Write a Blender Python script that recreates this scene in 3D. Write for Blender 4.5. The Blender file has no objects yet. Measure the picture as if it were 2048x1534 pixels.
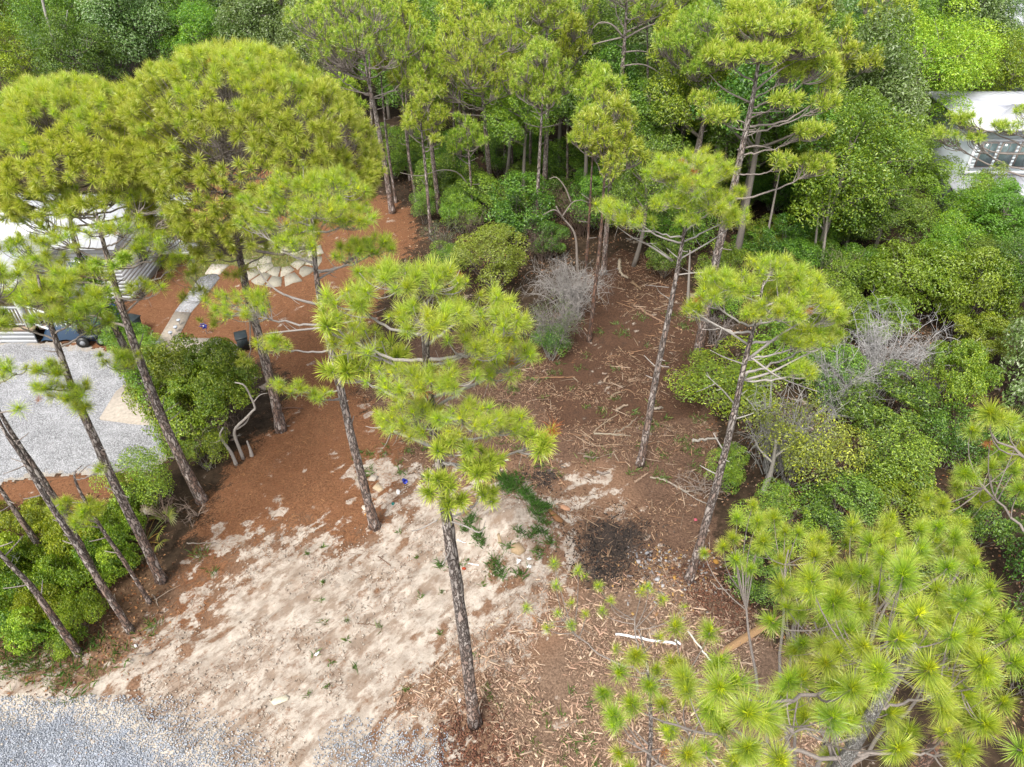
import bpy, math, random
import numpy as np
from mathutils import Matrix, Vector

# ------------------------------------------------------------------ camera, sky, sun, exposure
S = bpy.context.scene
C = S.collection
CAM_H, PITCH, FPX = 17.0, math.radians(39.4), 1422.0
cam = bpy.data.cameras.new('camera')
cam.sensor_width = 36.0
cam.lens = 36.0 * FPX / 2048.0
cam.clip_start = 0.1
cam.clip_end = 1500.0
cam_o = bpy.data.objects.new('camera', cam)
cam_o.location = (0, 0, CAM_H)
cam_o.rotation_euler = (math.pi / 2 - PITCH, 0, 0)
C.objects.link(cam_o)
S.camera = cam_o

SUN_EL, SUN_AZ = math.radians(58), math.radians(205)     # azimuth from +Y clockwise
w = bpy.data.worlds.new("World")
S.world = w
w.use_nodes = True
nt = w.node_tree
nt.nodes.clear()
sky = nt.nodes.new('ShaderNodeTexSky')
sky.sky_type = 'NISHITA'
sky.sun_disc = False
sky.sun_elevation = SUN_EL
sky.sun_rotation = SUN_AZ
sky.air_density = 1.0
sky.dust_density = 4.0
hs = nt.nodes.new('ShaderNodeHueSaturation')
hs.inputs['Saturation'].default_value = 0.35            # thin bright overcast: a whitish sky
bg = nt.nodes.new('ShaderNodeBackground')
bg.inputs['Strength'].default_value = 0.13
wo = nt.nodes.new('ShaderNodeOutputWorld')
nt.links.new(sky.outputs[0], hs.inputs['Color'])
nt.links.new(hs.outputs[0], bg.inputs['Color'])
nt.links.new(bg.outputs[0], wo.inputs['Surface'])

sun = bpy.data.lights.new('sun', 'SUN')
sun.energy = 1.5
sun.angle = math.radians(14)
sun.color = (1.0, 0.965, 0.90)
sun_o = bpy.data.objects.new('sun', sun)
sd = Vector((math.sin(SUN_AZ) * math.cos(SUN_EL), math.cos(SUN_AZ) * math.cos(SUN_EL), math.sin(SUN_EL)))
sun_o.rotation_euler = sd.to_track_quat('Z', 'Y').to_euler()
sun_o.location = (0, 0, 60)
C.objects.link(sun_o)

S.view_settings.view_transform = 'Standard'
S.view_settings.look = 'None'
S.view_settings.gamma = 1.0
S.view_settings.use_curve_mapping = False
S.view_settings.exposure = 1.38
S.cycles.max_bounces = 6
S.cycles.diffuse_bounces = 3
S.cycles.glossy_bounces = 2
S.cycles.transmission_bounces = 4
S.cycles.caustics_reflective = False
S.cycles.caustics_refractive = False

rng = np.random.default_rng(11)
UP = np.array([0, 0, 1.0])
sp_, cp_ = math.sin(PITCH), math.cos(PITCH)

# ------------------------------------------------------------------ where a photo point stands in the place
def ray(x, y):
    u, v = (x - 1024) / FPX, -(y - 767) / FPX
    return np.array([u, cp_ + v * sp_, -sp_ + v * cp_])
CAMP = np.array([0, 0, CAM_H])
def gp(x, y, z=0.0):
    d = ray(x, y)
    return CAMP + d * ((z - CAM_H) / d[2])
def at_y(x, y, Y):
    d = ray(x, y)
    return CAMP + d * (Y / d[1])
def at_d(x, y, dep):
    return CAMP + ray(x, y) * dep
def over(b, x, y):
    """point on the sight line nearest to the upright through b"""
    d = ray(x, y)
    t = (b[0] * d[0] + b[1] * d[1]) / (d[0] ** 2 + d[1] ** 2)
    return CAMP + d * t
def depth(p):
    return p[1] * cp_ + (CAM_H - p[2]) * sp_
def pix(p):
    dep = depth(p)
    return 1024 + FPX * p[0] / dep, 767 - FPX * (p[1] * sp_ - (CAM_H - p[2]) * cp_) / dep

# ------------------------------------------------------------------ noise
def _h(ix, iy, s):
    n = (ix * 374761393 + iy * 668265263 + s * 974634777) & 0xFFFFFFFF
    n = ((n ^ (n >> 13)) * 1274126177) & 0xFFFFFFFF
    return ((n ^ (n >> 16)) & 0xFFFF) / 65535.0
def vnoise(x, y, s=0):
    x, y = np.asarray(x, float), np.asarray(y, float)
    ix, iy = np.floor(x).astype(np.int64), np.floor(y).astype(np.int64)
    fx, fy = x - ix, y - iy
    fx, fy = fx * fx * (3 - 2 * fx), fy * fy * (3 - 2 * fy)
    a, b, c, d = _h(ix, iy, s), _h(ix + 1, iy, s), _h(ix, iy + 1, s), _h(ix + 1, iy + 1, s)
    return (a * (1 - fx) + b * fx) * (1 - fy) + (c * (1 - fx) + d * fx) * fy
def fbm(x, y, s=0, o=4):
    v, a, t = 0, 0.5, 0
    x, y = np.asarray(x, float), np.asarray(y, float)
    for k in range(o):
        v = v + a * vnoise(x * 2 ** k, y * 2 ** k, s + k)
        t += a
        a *= 0.5
    return v / t
MOUND = gp(1022, 1062)
def gz(x, y):
    """ground height"""
    x, y = np.asarray(x, float), np.asarray(y, float)
    z = (fbm(x * 0.35, y * 0.35, 3, 3) - 0.5) * 0.22
    near = np.clip((40 - np.hypot(x, y - 14)) / 12, 0, 1)
    z = z + near * (fbm(x * 2.1, y * 2.1, 9, 3) - 0.5) * 0.10
    dx, dy = (x - MOUND[0]), (y - MOUND[1])
    r2 = (dx / 1.25) ** 2 + (dy / 1.35) ** 2
    m = np.exp(-r2 * 1.1) * (0.85 + 0.5 * (fbm(x * 1.6, y * 1.6, 21, 3) - 0.5))
    return z + 0.95 * m
def G(x, y, dz=0.0):
    return np.array([x, y, float(gz(x, y)) + dz])
def gpt(px, py, dz=0.0):
    p = gp(px, py)
    for _ in range(3):
        p = gp(px, py, float(gz(p[0], p[1])))
    return G(p[0], p[1], dz)

# ------------------------------------------------------------------ meshes
class MB:
    """collects triangles and quads with a colour per vertex"""
    def __init__(self):
        self.v, self.t, self.q, self.c, self.n = [], [], [], [], 0
    def add(self, V, T=None, Q=None, col=(1, 1, 1)):
        V = np.asarray(V, float).reshape(-1, 3)
        if T is not None and len(T):
            self.t.append(np.asarray(T, np.int64).reshape(-1, 3) + self.n)
        if Q is not None and len(Q):
            self.q.append(np.asarray(Q, np.int64).reshape(-1, 4) + self.n)
        col = np.asarray(col, float)
        if col.ndim == 1:
            col = np.tile(col, (len(V), 1))
        self.v.append(V)
        self.c.append(col)
        self.n += len(V)
        return self
    def mesh(self, name, mat=None, smooth=False):
        V = np.concatenate(self.v) if self.v else np.zeros((0, 3))
        Cc = np.concatenate(self.c) if self.c else np.zeros((0, 3))
        T = np.concatenate(self.t) if self.t else np.zeros((0, 3), np.int64)
        Q = np.concatenate(self.q) if self.q else np.zeros((0, 4), np.int64)
        me = bpy.data.meshes.new(name)
        me.vertices.add(len(V))
        me.vertices.foreach_set('co', V.astype(np.float32).ravel())
        nl = len(T) * 3 + len(Q) * 4
        me.loops.add(nl)
        me.loops.foreach_set('vertex_index', np.concatenate([T.ravel(), Q.ravel()]).astype(np.int32))
        me.polygons.add(len(T) + len(Q))
        me.polygons.foreach_set('loop_start', np.concatenate([np.arange(len(T)) * 3, len(T) * 3 + np.arange(len(Q)) * 4]).astype(np.int32))
        if smooth:
            me.polygons.foreach_set('use_smooth', np.ones(len(T) + len(Q), bool))
        a = me.color_attributes.new('tint', 'FLOAT_COLOR', 'POINT')
        a.data.foreach_set('color', np.concatenate([Cc, np.ones((len(Cc), 1))], 1).astype(np.float32).ravel())
        me.update(calc_edges=True)
        if mat:
            me.materials.append(mat)
        return me
    def obj(self, name, mat=None, parent=None, smooth=False):
        o = bpy.data.objects.new(name, self.mesh(name, mat, smooth))
        C.objects.link(o)
        if parent is not None:
            o.parent = parent
        return o

def link(name, me, parent=None, M=None):
    o = bpy.data.objects.new(name, me)
    C.objects.link(o)
    if parent is not None:
        o.parent = parent
    if M is not None:
        o.matrix_basis = M
    return o
def tag(o, label=None, cat=None, group=None, kind=None):
    if label: o['label'] = label
    if cat: o['category'] = cat
    if group: o['group'] = group
    if kind: o['kind'] = kind
    return o
def thing(name, label, cat, loc=(0, 0, 0), rz=0.0, group=None):
    o = bpy.data.objects.new(name, None)
    o.empty_display_size = 0.3
    C.objects.link(o)
    o.location = loc
    o.rotation_euler = (0, 0, rz)
    return tag(o, label, cat, group)

def unit(v):
    v = np.asarray(v, float)
    n = np.linalg.norm(v, axis=-1, keepdims=True)
    return v / np.maximum(n, 1e-9)

def bez(p0, p1, p2, n):
    t = np.linspace(0, 1, n)[:, None]
    return (1 - t) ** 2 * p0 + 2 * t * (1 - t) * p1 + t * t * p2

def tube(mb, P, R, sides=6, col=(1, 1, 1), cap=True, rough=0.0, seed=0):
    P = np.asarray(P, float)
    R = np.broadcast_to(np.asarray(R, float), (len(P),))
    T = unit(np.gradient(P, axis=0))
    a = np.array([1.0, 0, 0]) if abs(T[0][0]) < 0.9 else np.array([0, 1.0, 0])
    N = np.zeros_like(P)
    N[0] = unit(a - T[0] * a.dot(T[0]))
    for i in range(1, len(P)):
        v = N[i - 1] - T[i] * N[i - 1].dot(T[i])
        N[i] = unit(v)
    B = np.cross(T, N)
    ang = np.linspace(0, 2 * math.pi, sides, endpoint=False)
    ca, sa = np.cos(ang), np.sin(ang)
    rr = R[:, None] * np.ones(sides)[None]
    if rough:
        ii, jj = np.meshgrid(np.arange(len(P)), np.arange(sides), indexing='ij')
        rr = rr * (1 + rough * (vnoise(ii * 0.9, jj * 1.0, 50 + seed) + 0.6 * vnoise(ii * 2.3, jj * 2.7, 90 + seed) - 0.8))
    V = P[:, None] + (N[:, None] * ca[None, :, None] + B[:, None] * sa[None, :, None]) * rr[..., None]
    n = len(P)
    i, j = np.meshgrid(np.arange(n - 1), np.arange(sides), indexing='ij')
    j2 = (j + 1) % sides
    Q = np.stack([i * sides + j, i * sides + j2, (i + 1) * sides + j2, (i + 1) * sides + j], -1).reshape(-1, 4)
    V = V.reshape(-1, 3)
    Tt = []
    if cap:
        V = np.concatenate([V, P[[0, -1]]])
        k0, k1 = n * sides, n * sides + 1
        for j in range(sides):
            Tt.append((k0, (j + 1) % sides, j))
            Tt.append((k1, (n - 1) * sides + j, (n - 1) * sides + (j + 1) % sides))
    mb.add(V, Tt, Q, col)

def box(mb, lo, hi, col=(1, 1, 1), M=None, bev=0.0):
    x0, y0, z0 = lo
    x1, y1, z1 = hi
    if bev:
        b = bev
        pts = []
        for z, e in ((z0, b), (z0 + b, 0), (z1 - b, 0), (z1, b)):
            pts += [(x0 + e, y0 + e, z), (x1 - e, y0 + e, z), (x1 - e, y1 - e, z), (x0 + e, y1 - e, z)]
        Q = [(3, 2, 1, 0), (12, 13, 14, 15)]
        for k in range(3):
            for j in range(4):
                Q.append((4 * k + j, 4 * k + (j + 1) % 4, 4 * k + 4 + (j + 1) % 4, 4 * k + 4 + j))
        V = np.array(pts, float)
    else:
        V = np.array([(x0, y0, z0), (x1, y0, z0), (x1, y1, z0), (x0, y1, z0), (x0, y0, z1), (x1, y0, z1), (x1, y1, z1), (x0, y1, z1)], float)
        Q = [(3, 2, 1, 0), (4, 5, 6, 7), (0, 1, 5, 4), (1, 2, 6, 5), (2, 3, 7, 6), (3, 0, 4, 7)]
    if M is not None:
        V = V @ np.array(M.to_3x3()).T + np.array(M.translation)
    mb.add(V, None, Q, col)

def prism(mb, poly, z0, z1, col=(1, 1, 1), top_in=0.0):
    """upright prism over an xy polygon"""
    P = np.array([p[:2] for p in poly], float)
    ar = 0.5 * np.sum(P[:, 0] * np.roll(P[:, 1], -1) - np.roll(P[:, 0], -1) * P[:, 1])
    if ar < 0:
        P = P[::-1]
    c = P.mean(0)
    Pt = P + (c - P) * top_in
    n = len(P)
    z0 = np.broadcast_to(z0, (n,)); z1 = np.broadcast_to(z1, (n,))
    V = np.concatenate([np.c_[P, z0], np.c_[Pt, z1], [[c[0], c[1], float(np.mean(z1))]]])
    Q = [(i, (i + 1) % n, n + (i + 1) % n, n + i) for i in range(n)]
    T = [(2 * n, n + i, n + (i + 1) % n) for i in range(n)]
    mb.add(V, T, Q, col)

def frame(axis, spin):
    """3x3 rotation: local z along axis"""
    z = unit(axis)
    a = np.array([1.0, 0, 0]) if abs(z[0]) < 0.8 else np.array([0, 1.0, 0])
    x = unit(np.cross(a, z))
    y = np.cross(z, x)
    c, s = math.cos(spin), math.sin(spin)
    return np.stack([x * c + y * s, -x * s + y * c, z], 1)
def mat4(R, loc, s=1.0):
    M = Matrix.Identity(4)
    for i in range(3):
        for j in range(3):
            M[i][j] = R[i][j] * s
        M[i][3] = loc[i]
    return M

# ------------------------------------------------------------------ materials
def mat_new(name):
    m = bpy.data.materials.new(name)
    m.use_nodes = True
    n = m.node_tree
    n.nodes.clear()
    return m, n
def nd(n, t, **kw):
    x = n.nodes.new(t)
    for k, v in kw.items():
        if k in x.inputs.keys():
            x.inputs[k].default_value = v
        else:
            setattr(x, k, v)
    return x
def mixc(n, fac, a, b, typ='MIX'):
    x = n.nodes.new('ShaderNodeMix')
    x.data_type = 'RGBA'
    x.blend_type = typ
    for sock, val in ((x.inputs[0], fac), (x.inputs[6], a), (x.inputs[7], b)):
        if hasattr(val, 'is_output'):
            n.links.new(val, sock)
        elif isinstance(val, (int, float)):
            sock.default_value = val
        else:
            sock.default_value = (*val, 1)
    return x.outputs[2]
def mth(n, op, a, b=0.0, clamp=False):
    x = n.nodes.new('ShaderNodeMath')
    x.operation = op
    x.use_clamp = clamp
    for sock, val in ((x.inputs[0], a), (x.inputs[1], b)):
        if hasattr(val, 'is_output'):
            n.links.new(val, sock)
        else:
            sock.default_value = val
    return x.outputs[0]
def mapr(n, v, a, b, c=0.0, d=1.0, smooth=True):
    x = n.nodes.new('ShaderNodeMapRange')
    x.interpolation_type = 'SMOOTHSTEP' if smooth else 'LINEAR'
    n.links.new(v, x.inputs[0])
    for k, val in zip((1, 2, 3, 4), (a, b, c, d)):
        x.inputs[k].default_value = val
    return x.outputs[0]
def noise(n, vec, scale, detail=4, rough=0.6):
    x = nd(n, 'ShaderNodeTexNoise')
    x.inputs['Scale'].default_value = scale
    x.inputs['Detail'].default_value = detail
    x.inputs['Roughness'].default_value = rough
    n.links.new(vec, x.inputs['Vector'])
    return x.outputs['Fac']

def leaf_mat(name, trans=0.4, gloss=0.06, grough=0.45, var=0.06):
    m, n = mat_new(name)
    at = nd(n, 'ShaderNodeAttribute', attribute_name='tint')
    oi = nd(n, 'ShaderNodeObjectInfo')
    hv = nd(n, 'ShaderNodeHueSaturation')
    n.links.new(at.outputs['Color'], hv.inputs['Color'])
    n.links.new(mapr(n, oi.outputs['Random'], 0, 1, 0.5 - var * 0.35, 0.5 + var * 0.35, False), hv.inputs['Hue'])
    r2 = mth(n, 'FRACT', mth(n, 'MULTIPLY', oi.outputs['Random'], 7.13))
    n.links.new(mapr(n, r2, 0, 1, 1 - var * 2.5, 1 + var * 2.5, False), hv.inputs['Value'])
    d = nd(n, 'ShaderNodeBsdfDiffuse')
    t = nd(n, 'ShaderNodeBsdfTranslucent')
    g = nd(n, 'ShaderNodeBsdfGlossy', Roughness=grough)
    g.inputs['Color'].default_value = (1, 1, 1, 1)
    n.links.new(hv.outputs[0], d.inputs['Color'])
    n.links.new(mixc(n, 1.0, hv.outputs[0], (1.25, 1.15, 0.6), 'MULTIPLY'), t.inputs['Color'])
    a = nd(n, 'ShaderNodeMixShader', Fac=trans)
    b = nd(n, 'ShaderNodeMixShader', Fac=gloss)
    n.links.new(d.outputs[0], a.inputs[1]); n.links.new(t.outputs[0], a.inputs[2])
    n.links.new(a.outputs[0], b.inputs[1]); n.links.new(g.outputs[0], b.inputs[2])
    o = nd(n, 'ShaderNodeOutputMaterial')
    n.links.new(b.outputs[0], o.inputs[0])
    return m
M_NEEDLE = leaf_mat('pine_needles', 0.42, 0.04, 0.4, 0.045)
M_LEAF = leaf_mat('leaves', 0.38, 0.035, 0.4, 0.07)

def tint_mat(name, rough=0.8, bump=0.0, bscale=30.0, spec=0.3, grain=0.25, metallic=0.0):
    m, n = mat_new(name)
    at = nd(n, 'ShaderNodeAttribute', attribute_name='tint')
    tc = nd(n, 'ShaderNodeTexCoord')
    nz = noise(n, tc.outputs['Object'], bscale, 5, 0.65)
    p = nd(n, 'ShaderNodeBsdfPrincipled', Roughness=rough, Metallic=metallic)
    p.inputs['Specular IOR Level'].default_value = spec
    f = mapr(n, nz, 0.25, 0.75, 1 - grain, 1 + grain, False)
    cb = nd(n, 'ShaderNodeCombineColor')
    for k in range(3):
        n.links.new(f, cb.inputs[k])
    n.links.new(mixc(n, 1.0, mixc(n, 1.0, at.outputs['Color'], cb.outputs[0], 'MULTIPLY'), (.82, .82, .82), 'MULTIPLY'), p.inputs['Base Color'])
    if bump:
        b = nd(n, 'ShaderNodeBump', Strength=bump, Distance=0.02)
        n.links.new(nz, b.inputs['Height'])
        n.links.new(b.outputs[0], p.inputs['Normal'])
    o = nd(n, 'ShaderNodeOutputMaterial')
    n.links.new(p.outputs[0], o.inputs[0])
    return m
M_WOOD = tint_mat('weathered_wood', 0.85, 0.4, 40, 0.2, 0.35)
M_PAINT = tint_mat('painted_boards', 0.55, 0.05, 12, 0.4, 0.06)
M_METAL = tint_mat('painted_metal_roof', 0.4, 0.03, 3, 0.5, 0.06)
M_PLASTIC = tint_mat('worn_plastic', 0.45, 0.05, 18, 0.5, 0.08)
M_STONE = tint_mat('pale_stone', 0.9, 0.5, 22, 0.2, 0.22)
M_CONC = tint_mat('stained_concrete', 0.9, 0.25, 9, 0.2, 0.28)
M_CHIP = tint_mat('chipped_wood', 0.9, 0.2, 60, 0.15, 0.2)
M_GRAVELST = tint_mat('grey_gravel_stones', 0.85, 0.1, 60, 0.25, 0.15)

def bark_mat(name, gray, red, split=(1.0, 6.0), dark=(0.075, 0.058, 0.050), sc=15.0, flat=0.30):
    """plated bark: reddish low on the bole, grey above"""
    m, n = mat_new(name)
    tc = nd(n, 'ShaderNodeTexCoord')
    mp = nd(n, 'ShaderNodeMapping')
    mp.inputs['Scale'].default_value = (1, 1, flat)
    n.links.new(tc.outputs['Object'], mp.inputs['Vector'])
    wv = nd(n, 'ShaderNodeTexNoise', Scale=sc * 0.8, Detail=3)
    n.links.new(mp.outputs[0], wv.inputs['Vector'])
    vv = mixc(n, 0.18, mp.outputs[0], wv.outputs['Color'])
    vo = nd(n, 'ShaderNodeTexVoronoi', Scale=sc, feature='DISTANCE_TO_EDGE')
    n.links.new(vv, vo.inputs['Vector'])
    vc = nd(n, 'ShaderNodeTexVoronoi', Scale=sc, feature='F1')
    n.links.new(vv, vc.inputs['Vector'])
    sx = nd(n, 'ShaderNodeSeparateXYZ')
    n.links.new(tc.outputs['Object'], sx.inputs[0])
    hg = mapr(n, sx.outputs['Z'], split[0], split[1])
    base = mixc(n, hg, red, gray)
    sv = nd(n, 'ShaderNodeSeparateColor')
    n.links.new(vc.outputs['Color'], sv.inputs[0])
    base = mixc(n, mapr(n, sv.outputs[0], 0.2, 0.95, 0, 0.75), base, tuple(c * 1.7 for c in gray))
    base = mixc(n, mapr(n, sv.outputs[1], 0.62, 1.0, 0, 0.55), base, tuple(c * 1.25 for c in red))
    fine = noise(n, mp.outputs[0], 38, 4, 0.7)
    base = mixc(n, mapr(n, fine, 0.3, 0.7, 0, 0.4), base, tuple(c * 0.5 for c in gray))
    crack = mapr(n, vo.outputs['Distance'], 0.0, 0.20)
    col = mixc(n, crack, dark, base)
    p = nd(n, 'ShaderNodeBsdfPrincipled', Roughness=0.92)
    p.inputs['Specular IOR Level'].default_value = 0.15
    n.links.new(col, p.inputs['Base Color'])
    b = nd(n, 'ShaderNodeBump', Strength=0.9, Distance=0.03)
    n.links.new(mth(n, 'ADD', crack, mth(n, 'MULTIPLY', fine, 0.4)), b.inputs['Height'])
    n.links.new(b.outputs[0], p.inputs['Normal'])
    o = nd(n, 'ShaderNodeOutputMaterial')
    n.links.new(p.outputs[0], o.inputs[0])
    return m
M_BARK = bark_mat('pine_bark', (0.31, 0.275, 0.25), (0.25, 0.155, 0.115), (0.8, 5.0))
M_BARK_LICHEN = bark_mat('lichened_bark', (0.34, 0.33, 0.31), (0.27, 0.24, 0.21), (0, 1), (0.14, 0.125, 0.11), 34.0, 0.45)
M_BARK_RED = bark_mat('young_pine_bark', (0.17, 0.125, 0.10), (0.20, 0.10, 0.065), (3, 9))
M_TWIG = tint_mat('grey_twigs', 0.9, 0.3, 45, 0.15, 0.3)
M_OAK = bark_mat('smooth_grey_bark', (0.19, 0.175, 0.15), (0.15, 0.135, 0.11), (0, 2), (0.07, 0.06, 0.05), 4.0, 0.2)
# ------------------------------------------------------------------ ground zones
def zone(pts):
    return np.array([gp(x, y)[:2] for x, y in pts])
def sdist(poly, x, y):
    """signed distance, positive inside"""
    P = np.stack([x, y], -1)
    d = np.full(x.shape, 1e9)
    ins = np.zeros(x.shape, bool)
    n = len(poly)
    for i in range(n):
        a, b = poly[i], poly[(i + 1) % n]
        e = b - a
        q = P - a
        t = np.clip((q @ e) / (e @ e), 0, 1)
        d = np.minimum(d, np.hypot(q[..., 0] - e[0] * t, q[..., 1] - e[1] * t))
        c = ((a[1] <= y) & (b[1] > y)) | ((b[1] <= y) & (a[1] > y))
        with np.errstate(divide='ignore', invalid='ignore'):
            xi = a[0] + (y - a[1]) / (e[1] if e[1] != 0 else 1e-9) * e[0]
        ins ^= c & (x < xi)
    return np.where(ins, d, -d)

Z = {}
Z['sand'] = [zone(p) for p in (
    [(-80, 1385), (40, 1372), (130, 1378), (230, 1345), (330, 1290), (395, 1240), (430, 1160), (470, 1110), (530, 1075), (600, 1045), (690, 1090),
     (770, 1055), (795, 1000), (800, 962), (860, 955), (930, 1000), (950, 970), (1010, 965), (1060, 985), (1090, 1010), (1110, 1060),
     (1110, 1120), (1080, 1175), (1060, 1235), (970, 1290), (860, 1365), (790, 1405), (850, 1440), (890, 1480), (905, 1560), (860, 1750), (-200, 1750)],
    [(1105, 1010), (1130, 985), (1190, 970), (1205, 990), (1170, 1020), (1125, 1035)],
    [(735, 940), (775, 945), (790, 985), (750, 985)])]
Z['straw'] = [zone(p) for p in (
    [(300, 1300), (330, 1230), (385, 1130), (420, 1010), (480, 905), (560, 855), (590, 760), (480, 690), (300, 700), (230, 650), (255, 610), (365, 495),
     (345, 470), (360, 380), (430, 330), (560, 330), (700, 400), (760, 395), (815, 425), (835, 480), (780, 540), (720, 690), (720, 800), (800, 880), (810, 960), (770, 1060),
     (690, 1095), (600, 1048), (530, 1078), (470, 1112), (430, 1160), (400, 1240), (340, 1300)],
    [(-200, 975), (100, 950), (290, 945), (300, 985), (200, 1000), (60, 1010), (-200, 1030)],
    [(120, 640), (250, 640), (240, 700), (140, 700)])]
Z['mulch'] = [zone(p) for p in (
    [(960, 1290), (1060, 1235), (1085, 1170), (1180, 1165), (1330, 1150), (1450, 1180), (1560, 1300), (1700, 1500), (1750, 1700), (880, 1700), (900, 1540), (885, 1480), (850, 1445), (780, 1405), (850, 1360)],
    [(700, 760), (860, 650), (1060, 690), (1130, 690), (1330, 690), (1420, 780), (1440, 900), (1430, 1000), (1440, 1180), (1180, 1170), (1120, 1110), (1110, 1000), (1010, 945), (900, 990), (830, 950), (800, 880)])]
Z['soil'] = [zone(p) for p in (
    [(1060, 720), (1120, 590), (1180, 540), (1240, 500), (1340, 520), (1410, 620), (1420, 760), (1400, 830), (1300, 850), (1120, 860), (1070, 800)],
    [(800, 880), (860, 840), (960, 880), (950, 930), (850, 950)])]
Z['lawn'] = [zone([(385, 470), (450, 440), (520, 450), (600, 470), (640, 520), (520, 545), (460, 530), (420, 560), (400, 590), (370, 560)])]
Z['char'] = [zone(p) for p in (
    [(1160, 1050), (1220, 1030), (1290, 1050), (1290, 1095), (1240, 1130), (1170, 1130)],
    [(1150, 1120), (1250, 1115), (1260, 1160), (1180, 1180)],
    [(1040, 935), (1120, 930), (1120, 965), (1080, 985)])]
Z['ash'] = [zone(p) for p in ([(1260, 1100), (1330, 1095), (1400, 1130), (1400, 1190), (1290, 1190)], [(740, 1480), (900, 1480), (960, 1500), (950, 1534), (800, 1534)])]
Z['verge'] = [zone([(-300, 1000), (100, 1010), (260, 990), (310, 1080), (330, 1170), (330, 1280), (230, 1340), (130, 1375), (-80, 1380), (-400, 1390)])]
Z['tanmulch'] = Z['mulch'][:1]
def zval(name, x, y, soft):
    v = np.full(np.shape(x), -1e9)
    for p in Z[name]:
        v = np.maximum(v, sdist(p, x, y))
    return np.clip(0.5 + v / (2 * soft), 0, 1)

def axis(knots):
    out = []
    for (a, b, s) in knots:
        out.append(np.arange(a, b, s))
    return np.unique(np.round(np.concatenate(out + [[knots[-1][1]]]), 4))
gx = axis([(-900, -120, 60), (-120, -40, 8), (-40, -18, 0.8), (-18, -12, 0.16), (-12, 10, 0.085), (10, 16, 0.25), (16, 40, 0.8), (40, 120, 8), (120, 900, 60)])
gy = axis([(-300, -20, 40), (-20, 2, 2), (2, 5, 0.3), (5, 18.5, 0.085), (18.5, 26, 0.14), (26, 40, 0.4), (40, 80, 2), (80, 160, 10), (160, 1000, 60)])
X, Y = np.meshgrid(gx, gy, indexing='xy')
Zg = gz(X, Y)
sandw = zval('sand', X, Y, 1.7)
# scuffed sand: shallow ruts and prints
Zg = Zg + sandw * ((fbm(X * 0.9 + Y * 0.8, (Y - X) * 2.6, 71, 3) - 0.5) * 0.10 + (vnoise(X * 5, Y * 5, 77) - 0.5) * 0.025)
for off in (-.8, .8, 2.9, 4.4):
    a_, b_ = gp(380, 1440), gp(905, 1015)
    ln_ = b_[:2] - a_[:2]; ln_ = ln_ / np.hypot(*ln_)
    s_ = (X - a_[0]) * ln_[0] + (Y - a_[1]) * ln_[1]
    t_ = -(X - a_[0]) * ln_[1] + (Y - a_[1]) * ln_[0] - off - .35 * np.sin(s_ * .5)
    g_ = np.exp(-(t_ / .14) ** 2) * sandw * (0.5 + vnoise(s_ * 5.5, off + 0 * s_, 5))
    Zg = Zg - 0.045 * g_ + 0.03 * np.exp(-((np.abs(t_) - .24) / .09) ** 2) * sandw
def gridmesh(name, X, Y, Zv, layers, mat):
    ny, nx = X.shape
    V = np.stack([X, Y, Zv], -1).reshape(-1, 3)
    i, j = np.meshgrid(np.arange(ny - 1), np.arange(nx - 1), indexing='ij')
    Q = np.stack([i * nx + j, i * nx + j + 1, (i + 1) * nx + j + 1, (i + 1) * nx + j], -1).reshape(-1, 4)
    mb = MB()
    mb.add(V, None, Q)
    me = mb.mesh(name, mat, True)
    for k, arr in layers.items():
        a = me.color_attributes.new(k, 'FLOAT_COLOR', 'POINT')
        a.data.foreach_set('color', np.stack([c.ravel() for c in arr] + [np.ones(X.size)] * (4 - len(arr)), -1).astype(np.float32).ravel())
    return me

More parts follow.
